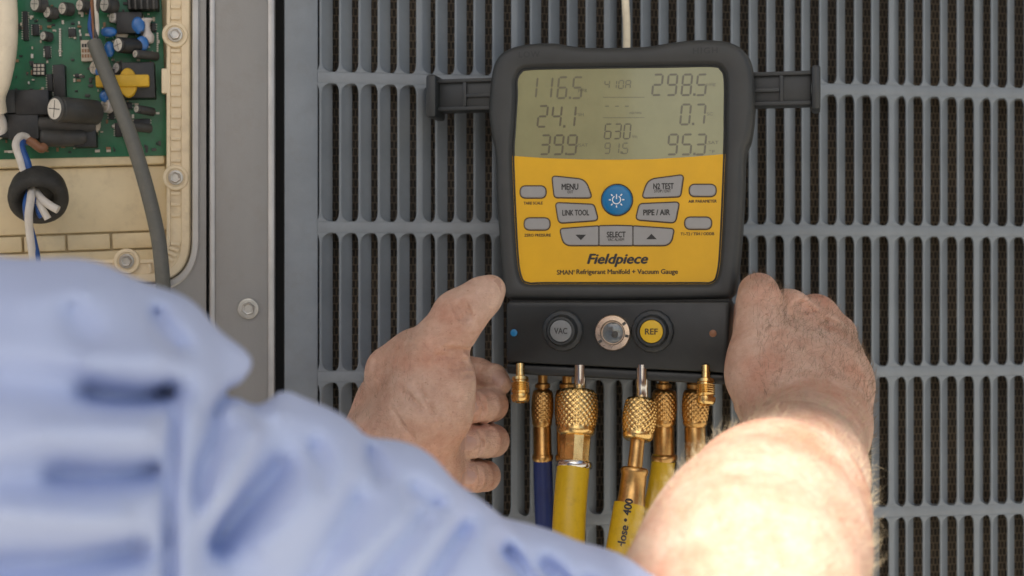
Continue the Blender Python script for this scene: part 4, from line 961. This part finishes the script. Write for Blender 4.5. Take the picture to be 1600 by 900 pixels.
# ---- right hand and forearm ------------------------------------------
def right_arm():
    f = Field((-.06,.55,H-.36), (.275,1.165,H+.022), .0015)
    C = lambda px,py,d,r: (P(px,py,d), r*mm)
    # upper arm stub inside the sleeve, elbow
    f.chain([C(760,990,.64,34),C(960,1070,.665,36),C(1060,1075,.668,43),C(1120,1030,.675,44)], .012)
    # forearm muscle belly tapering to the wrist
    f.chain([C(1100,1030,.675,47),C(1166,920,.705,54),C(1186,858,.745,55),C(1210,804,.79,50),C(1240,745,.85,42),C(1262,700,.91,34),C(1268,672,.945,33.5)], .014)
    f.chain([C(1030,985,.69,31),C(1122,903,.745,38),C(1210,790,.86,28)], .02)
    # hand back
    f.chain([C(1268,680,.94,33),C(1252,610,.985,35),C(1243,545,1.02,29)], .016)
    f.chain([C(1284,670,.95,27),C(1290,600,.99,27),C(1284,540,1.03,22)], .016)
    f.chain([C(1298,660,.96,23),C(1308,600,1.0,19.5),C(1304,548,1.035,16)], .014)
    # knuckles
    for a in (C(1232,490,1.025,15.5), C(1274,497,1.045,15.5), C(1308,522,1.05,14.5), C(1326,566,1.04,13)): f.cap(a[0], a[0], a[1], a[1], .009)
    f.chain([C(1236,560,1.0,16),C(1230,492,1.02,15)], .014); f.chain([C(1272,570,1.005,15),C(1272,500,1.04,15)], .014)
    # fingers close round the back of the gauge
    for (a, b_, c_) in ((C(1232,494,1.035,13),C(1200,492,1.105,12),C(1110,500,1.120,10)),(C(1276,505,1.055,13),C(1230,530,1.125,12),C(1120,535,1.126,10)),(C(1308,530,1.06,12.5),C(1250,570,1.130,11.5),C(1130,568,1.128,10)),(C(1328,575,1.05,11.5),C(1262,612,1.115,10.5),C(1180,612,1.112,9))):
        f.chain([a, b_], .008); f.chain([b_, c_], .003)
    # thumb against the right flank
    f.chain([C(1222,655,.95,25),C(1196,590,.968,20.5),C(1184,548,.978,17.5)], .014)
    f.chain([C(1184,548,.978,17),C(1183,508,.988,14.6),C(1187,474,.998,15.4),C(1185,458,1.010,13.2),C(1176,452,1.03,10)], .006)
    f.chain([C(1180,585,.98,18),C(1205,545,.985,18)], .016)
    # hollows between the knuckles
    for (x0,y0,x1,y1,r_) in ():
        for k_ in range(5):
            u0, u1 = k_/5, (k_+1)/5; xa, ya, xb, yb = x0+(x1-x0)*u0, y0+(y1-y0)*u0, x0+(x1-x0)*u1, y0+(y1-y0)*u1
            sa, sb_ = f.surf(xa,ya,.85), f.surf(xb,yb,.85)
            if sa and sb_ and abs(sa-sb_) < .025: f.cut(P(xa,ya,sa-(r_-.3)*mm), P(xb,yb,sb_-(r_-.3)*mm), r_*mm, r_*mm, .010)
    # heel of the hand curling under, dark in the gap
    f.chain([C(1190,640,.985,16),C(1172,632,1.03,12)], .012)
    # crease between thumb and first knuckle, and below the thumb joint
    for (x0,y0,x1,y1,dp) in ((1246,478,1262,476,.0008),(1250,486,1268,484,.0008),(1290,500,1304,506,.0008)):
        for k_ in range(6):
            u0, u1 = k_/6, (k_+1)/6; xa, ya, xb, yb = x0+(x1-x0)*u0, y0+(y1-y0)*u0, x0+(x1-x0)*u1, y0+(y1-y0)*u1
            sa, sb_ = f.surf(xa,ya,.85), f.surf(xb,yb,.85)
            if sa and sb_ and abs(sa-sb_) < .02: f.cut(P(xa,ya,sa-.0004), P(xb,yb,sb_-.0004), dp, dp, .005)
    V, Q = f.mesh(); V = relax(V, Q, 2)
    return V, Q
# ---- trunk, neck and head (mostly left of the frame) -------------------
SHR, SHL = Vector((-.178,.555,H-.075)), Vector((-.52,.56,H-.075))
def trunk():
    f = Field((-.66,.34,H-.75),(.02,.95,H+.36), .006)
    mid = (SHR+SHL)/2
    f.chain([(SHR+Vector((-.03,0,-.01)),.055),(SHL+Vector((.03,0,-.01)),.055)], .04)
    f.chain([(mid+Vector((-.07,0,-.10)),.095),(mid+Vector((-.06,0,-.35)),.085),(mid+Vector((-.06,0,-.60)),.09)], .05); f.chain([(mid+Vector((.07,0,-.10)),.095),(mid+Vector((.06,0,-.35)),.085),(mid+Vector((.06,0,-.60)),.09)], .05)
    f.chain([(mid+Vector((0,.0,0)),.06),(mid+Vector((0,.03,.12)),.052)], .03)                     # neck
    hc = mid+Vector((.0,.055,.225)); 
    f.cap(hc+Vector((0,-.012,.02)), hc+Vector((0,.01,.02)), .085, .08, .02); f.cap(hc+Vector((0,.03,-.05)), hc+Vector((0,.045,-.075)), .055, .038, .03)   # skull, jaw
    f.cap(hc+Vector((0,.09,.01)), hc+Vector((0,.112,-.022)), .008, .013, .012)                     # nose
    for s in (-1,1):
        f.cap(hc+Vector((s*.082,0,.012)), hc+Vector((s*.080,.002,-.025)), .014, .009, .006)         # ears
        f.cut(hc+Vector((s*.034,.098,.012)), hc+Vector((s*.034,.098,.012)), .014, .014, .012)       # eye sockets
    f.cut(hc+Vector((-.02,.098,-.055)), hc+Vector((.02,.098,-.055)), .004, .004, .006)
    f.chain([(SHR+Vector((-.02,.0,-.02)),.04),(P(560,950,.62),.032),(P(800,1010,.645),.034)], .02)
    f.chain([(SHL,.05),(Vector((-.40,.68,H-.17)),.047),(Vector((-.30,.79,H-.225)),.043)], .03)
    V, Q = f.mesh(); return relax(V, Q, 3), Q, hc
VL, QL = left_arm(); VR, QR = right_arm(); VT, QT, HC = trunk()
V = np.vstack([VL, VR, VT]); Q = np.vstack([QL, QR+len(VL), QT+len(VL)+len(VR)])
# fingernails as faces of the same surface
mi = np.zeros(len(Q), int); ctr = V[Q].mean(1)
def nail(px, py, d, rx, ry):
    c = np.array(P(px,py,d)[:]); dd = ctr-c
    mi[((dd[:,0]/rx)**2+(dd[:,2]/ry)**2 < 1)&(np.abs(dd[:,1]) < .014)] = 1
for (x, y) in ((731,637),(729,693),(728,747)): nail(x+3, y, 1.018, .0058, .0052)
nail(779,592,1.064,.0050,.0062); nail(777,450,.982,.0030,.0065)
base = Vector((-.35,.56,0))
person = ob('person', npmesh('person', V-np.array(base[:]), Q, [M_SKIN, M_NAIL], mi)); person.location = base
tag(person, 'person in a light blue short-sleeved shirt holding the gauge with both bare hands', 'person')

# ---- shirt ---------------------------------------------------------------
def shirt():
    f = Field((-.66,.33,H-.62),(.085,.86,H+.06), .0026)
    C = lambda px,py,d,r: (P(px,py,d), r*mm)
    mid = (SHR+SHL)/2
    body(f)
    f.chain([C(-150,760,.55,76),(SHL+Vector((0,0,-.01)),.072)], .05)
    for s in (-1, 1): f.chain([(mid+Vector((s*.08,.03,-.12)),.100),(mid+Vector((s*.075,.03,-.35)),.100),(mid+Vector((s*.075,.03,-.58)),.105)], .05)
    f.chain([(SHL,.070),(Vector((-.41,.67,H-.16)),.064),(Vector((-.31,.78,H-.22)),.062)], .04)
    # folds and bulges of the cloth: (polyline, half width px, depth mm, > 0 = pressed in)
    folds = [([(112,604),(165,618),(215,621),(282,609)],22,27),([(-60,600),(40,596),(140,606)],34,10),
             ([(60,740),(150,744),(205,739),(262,728)],24,22),([(-40,745),(95,741)],30,7),
             ([(272,590),(268,700),(262,780),(262,940)],13,13),
             ([(236,480),(250,505),(268,528),(290,548)],15,8),
             ([(372,608),(355,614),(342,630),(326,664)],12,12),
             ([(450,708),(425,745),(375,800),(322,868)],24,15),
             ([(634,756),(654,768),(690,794)],16,7.5),
             ([(672,785),(620,850),(560,930)],22,9),
             ([(778,850),(805,878),(850,930)],15,11),([(838,872),(872,900),(915,945)],15,11),([(905,905),(930,920),(968,955)],14,9),
             ([(735,812),(700,860),(650,935)],17,9),
             ([(105,470),(125,510),(140,545)],26,6),
             ([(482,685),(500,715),(510,765)],16,8),([(568,700),(585,720),(600,755)],15,6),
             ([(240,850),(120,874),(-60,890)],28,18),([(345,650),(318,720),(306,800)],17,9),([(565,755),(525,830),(470,920)],22,7),
             ([(110,560),(262,556)],27,-6),([(40,672),(250,668)],26,-8),([(-20,795),(215,815)],28,-8),([(150,455),(20,465)],30,-4),
             ([(330,790),(405,660)],20,-6),([(400,870),(520,730)],26,-6),([(540,890),(640,800)],20,-5),([(420,640),(450,650)],16,-4)]
    gx, gy = np.meshgrid(np.arange(-400,1100,2.0), np.arange(380,1000,2.0), indexing='ij'); hm = np.zeros_like(gx); hr = np.zeros_like(gx)
    for pl, sg, dp in folds:
        dist = np.full_like(gx, 1e9); wt = np.ones_like(gx); lens = [math.hypot(b_[0]-a_[0], b_[1]-a_[1]) for a_, b_ in zip(pl[:-1], pl[1:])]; tot = sum(lens); cum = 0
        for (x0,y0),(x1,y1) in zip(pl[:-1], pl[1:]):
            ux, uy = x1-x0, y1-y0; t = np.clip(((gx-x0)*ux+(gy-y0)*uy)/(ux*ux+uy*uy), 0, 1)
            dq = np.hypot(gx-x0-ux*t, gy-y0-uy*t); L1 = math.hypot(ux, uy); s_ = (cum+t*L1)/tot; cum += L1
            wt = np.where(dq < dist, np.clip(np.minimum(.30+s_*7, .30+(1-s_)*7), 0, 1), wt); dist = np.minimum(dist, dq)
        gq = abs(dp)*mm*np.exp(-(dist/sg)**2)*wt
        if dp > 0: hm = np.maximum(hm, gq)
        else: hr = np.maximum(hr, gq)
    hm = hm-hr
    x, y, z = f.axes(); pxi = 800+F*x[:,None]/y[None,:]; 
    ix = np.clip(((pxi+400)/2).astype(int), 0, hm.shape[0]-1)
    for iz, zv in enumerate(z):
        iy = np.clip(((450-F*(zv-H)/y-380)/2).astype(int), 0, hm.shape[1]-1)
        f.d[:,:,iz] += hm[ix, iy[None,:]].astype(np.float32)*np.clip((.80-y)/.08, 0, 1)[None,:]
    # gentle all-over unevenness of the cloth
    x, y, z = f.axes(); X3, Y3, Z3 = x[:,None,None], y[None,:,None], z[None,None,:]
    f.d += .0016*np.sin(X3*62+Z3*41+1.3)*np.sin(Y3*55-Z3*37)+.0011*np.sin(X3*115-Z3*95+Y3*60)
    f.cut(P(404,608,.53), P(398,612,.62), .006, .006, .010)
    # openings: right sleeve hem, left sleeve hem, neck, waist
    hem, hd = P(1000,1010,.665), P(1000,1010,.665)-P(760,905,.64)
    f.half(hem, hd); ax_ = (P(1010,1085,.672)-P(860,1036,.655)).normalized(); f.cut(P(1010,1085,.672)-ax_*.012, P(1010,1085,.672)+ax_*.05, .0500, .0500, .002)
    f.half(Vector((0,0,H-.58)), (0,0,-1))
    f.cut(mid+Vector((0,.01,.02)), mid+Vector((0,.04,.16)), .066, .066, .01)
    V, Q = f.mesh(); return relax(V, Q, 2), Q
def body(f):
    C = lambda px,py,d,r: (P(px,py,d), r*mm)
    f.chain([C(105,706,.555,66),C(-150,760,.55,76)], .02); f.cap(*[P(150,642,.56)]*2, .052, .052, .012)                       # shoulder
    f.chain([C(90,760,.545,70),C(70,950,.55,85)], .03)                           # back of the arm
    f.chain([C(330,800,.585,46),C(405,806,.588,50)], .012)
    f.chain([C(405,806,.588,50),C(560,888,.61,53.5),C(700,984,.635,55.5),C(860,1036,.655,56),C(1010,1085,.672,57)], .008)   # sleeve
    for (px, py, d, r, k) in ((350,578,.56,8.5,.014),(424,652,.582,9,.010),(452,662,.588,8,.010)):
        f.cap(P(px,py,d), P(px,py,d), r*mm, r*mm, k)
VS, QS = shirt()
sh = ob('shirt', npmesh('shirt', VS-np.array(base[:]), QS, [M_SHIRT]), person)
# ---- hair of the head, trousers, boots ---------------------------------------
f = Field(HC[:]-np.array((.13,.14,.12)), HC[:]+np.array((.13,.14,.14)), .005)
f.cap(HC+Vector((0,-.02,.03)), HC+Vector((0,.0,.03)), .093, .088, .01); f.half(HC+Vector((0,.045,.02)), (0,.9,-.45)); f.half(HC+Vector((0,0,-.055)), (0,0,-1))
a, b_ = f.mesh(); ob('hair', npmesh('hair', relax(a,b_,2)-np.array(base[:]), b_, [M_HAIR]), person)
f = Field((-.62,.40,.03),(-.08,.75,H-.50), .008); mid = (SHR+SHL)/2
f.chain([(Vector((mid.x-.07,.56,H-.60)),.105),(Vector((mid.x+.07,.56,H-.60)),.105)], .05)
for s in (-1,1): f.chain([(Vector((mid.x+s*.09,.56,H-.68)),.092),(Vector((mid.x+s*.11,.58,.46)),.066),(Vector((mid.x+s*.12,.555,.09)),.058)], .03)
f.half(Vector((0,0,.06)), (0,0,-1)); f.half(Vector((0,0,H-.53)),(0,0,1))
a, b_ = f.mesh(); ob('trousers', npmesh('trousers', relax(a,b_,2)-np.array(base[:]), b_, [M_JEAN]), person)
for s in (-1,1):
    f = Field((mid.x+s*.12-.08,.45,-.02),(mid.x+s*.12+.08,.80,.2), .006)
    f.chain([(Vector((mid.x+s*.12,.53,.14)),.05),(Vector((mid.x+s*.12,.53,.045)),.047),(Vector((mid.x+s*.125,.70,.035)),.042)], .02); f.half(Vector((0,0,.001)),(0,0,-1))
    a, b_ = f.mesh(); ob('boot', npmesh('boot', relax(a,b_,1)-np.array(base[:]), b_, [M_BOOT]), person)
# ---- arm hair: fine tapered strands standing on the skin ----------------------
def strands(name, VV, QQ, test, count, l0, l1, rad_, m, lean, dirn, seed):
    rng = np.random.default_rng(seed); c = VV[QQ].mean(1); nrm = np.cross(VV[QQ[:,2]]-VV[QQ[:,0]], VV[QQ[:,3]]-VV[QQ[:,1]]); nrm /= np.linalg.norm(nrm, axis=1)[:,None]+1e-12
    k = np.flatnonzero(test(c, nrm)); 
    if len(k) == 0: return
    k = rng.choice(k, count); p = c[k]+rng.normal(0,.0006,(count,3)); n_ = nrm[k]; L = rng.uniform(l0,l1,count)[:,None]
    dv = np.array(dirn)/np.linalg.norm(dirn)+rng.normal(0,.55,(count,3)); tg = dv-n_*(dv*n_).sum(1)[:,None]; tg /= np.linalg.norm(tg,axis=1)[:,None]+1e-9
    up_ = n_*(.35+rng.random((count,1))*.5)
    q0 = p-n_*.0006; q1 = p+(tg*lean*.5+up_*.6)*L*.5; q2 = p+(tg*lean+up_*.75)*L
    sd = np.cross(tg, n_); out = []; faces = []
    Vv = np.empty((count,7,3)); r = rad_
    s2 = n_*.87
    for j, (q_, s) in enumerate(((q0,1.0),(q1,.8))):
        Vv[:,j*3] = q_+sd*r*s; Vv[:,j*3+1] = q_+(-sd*.5+s2)*r*s; Vv[:,j*3+2] = q_+(-sd*.5-s2)*r*s
    Vv[:,6] = q2
    o = np.arange(count)[:,None]*7
    T = np.concatenate([o+np.array(t) for t in ((0,1,4),(0,4,3),(1,2,5),(1,5,4),(2,0,3),(2,3,5),(3,4,6),(4,5,6),(5,3,6))])
    me = bpy.data.meshes.new(name); me.from_pydata((Vv.reshape(-1,3)-np.array(base[:])).tolist(), [], T.tolist()); me.materials.append(m)
    me.polygons.foreach_set('use_smooth', [True]*len(me.polygons)); h = ob(name, me, person); tag(h, kind='stuff'); return h
axr = np.array((P(1262,700,.91)-P(1165,905,.705))[:])
strands('arm_hair', VR, QR, lambda c, n: (c[:,1] > .66)&(c[:,1] < .92)&(c[:,2] > H-.26), 3400, .003, .022, .00008, M_AHAIR, .85, axr, 3)
strands('hand_hair', VR, QR, lambda c, n: (c[:,1] > .93)&(c[:,1] < 1.04)&(n[:,1] < .1)&(c[:,0] > .165), 1800, .004, .010, .00009, M_AHAIR2, 1.0, (.2,.3,.6), 5)
strands('wrist_hair', VL, QL, lambda c, n: (c[:,0] < -.066)&(c[:,1] > .93)&(n[:,1] < .3)&(c[:,2] > H-.16), 500, .004, .008, .00008, M_AHAIR2, 1.0, (.5,.2,.6), 6)
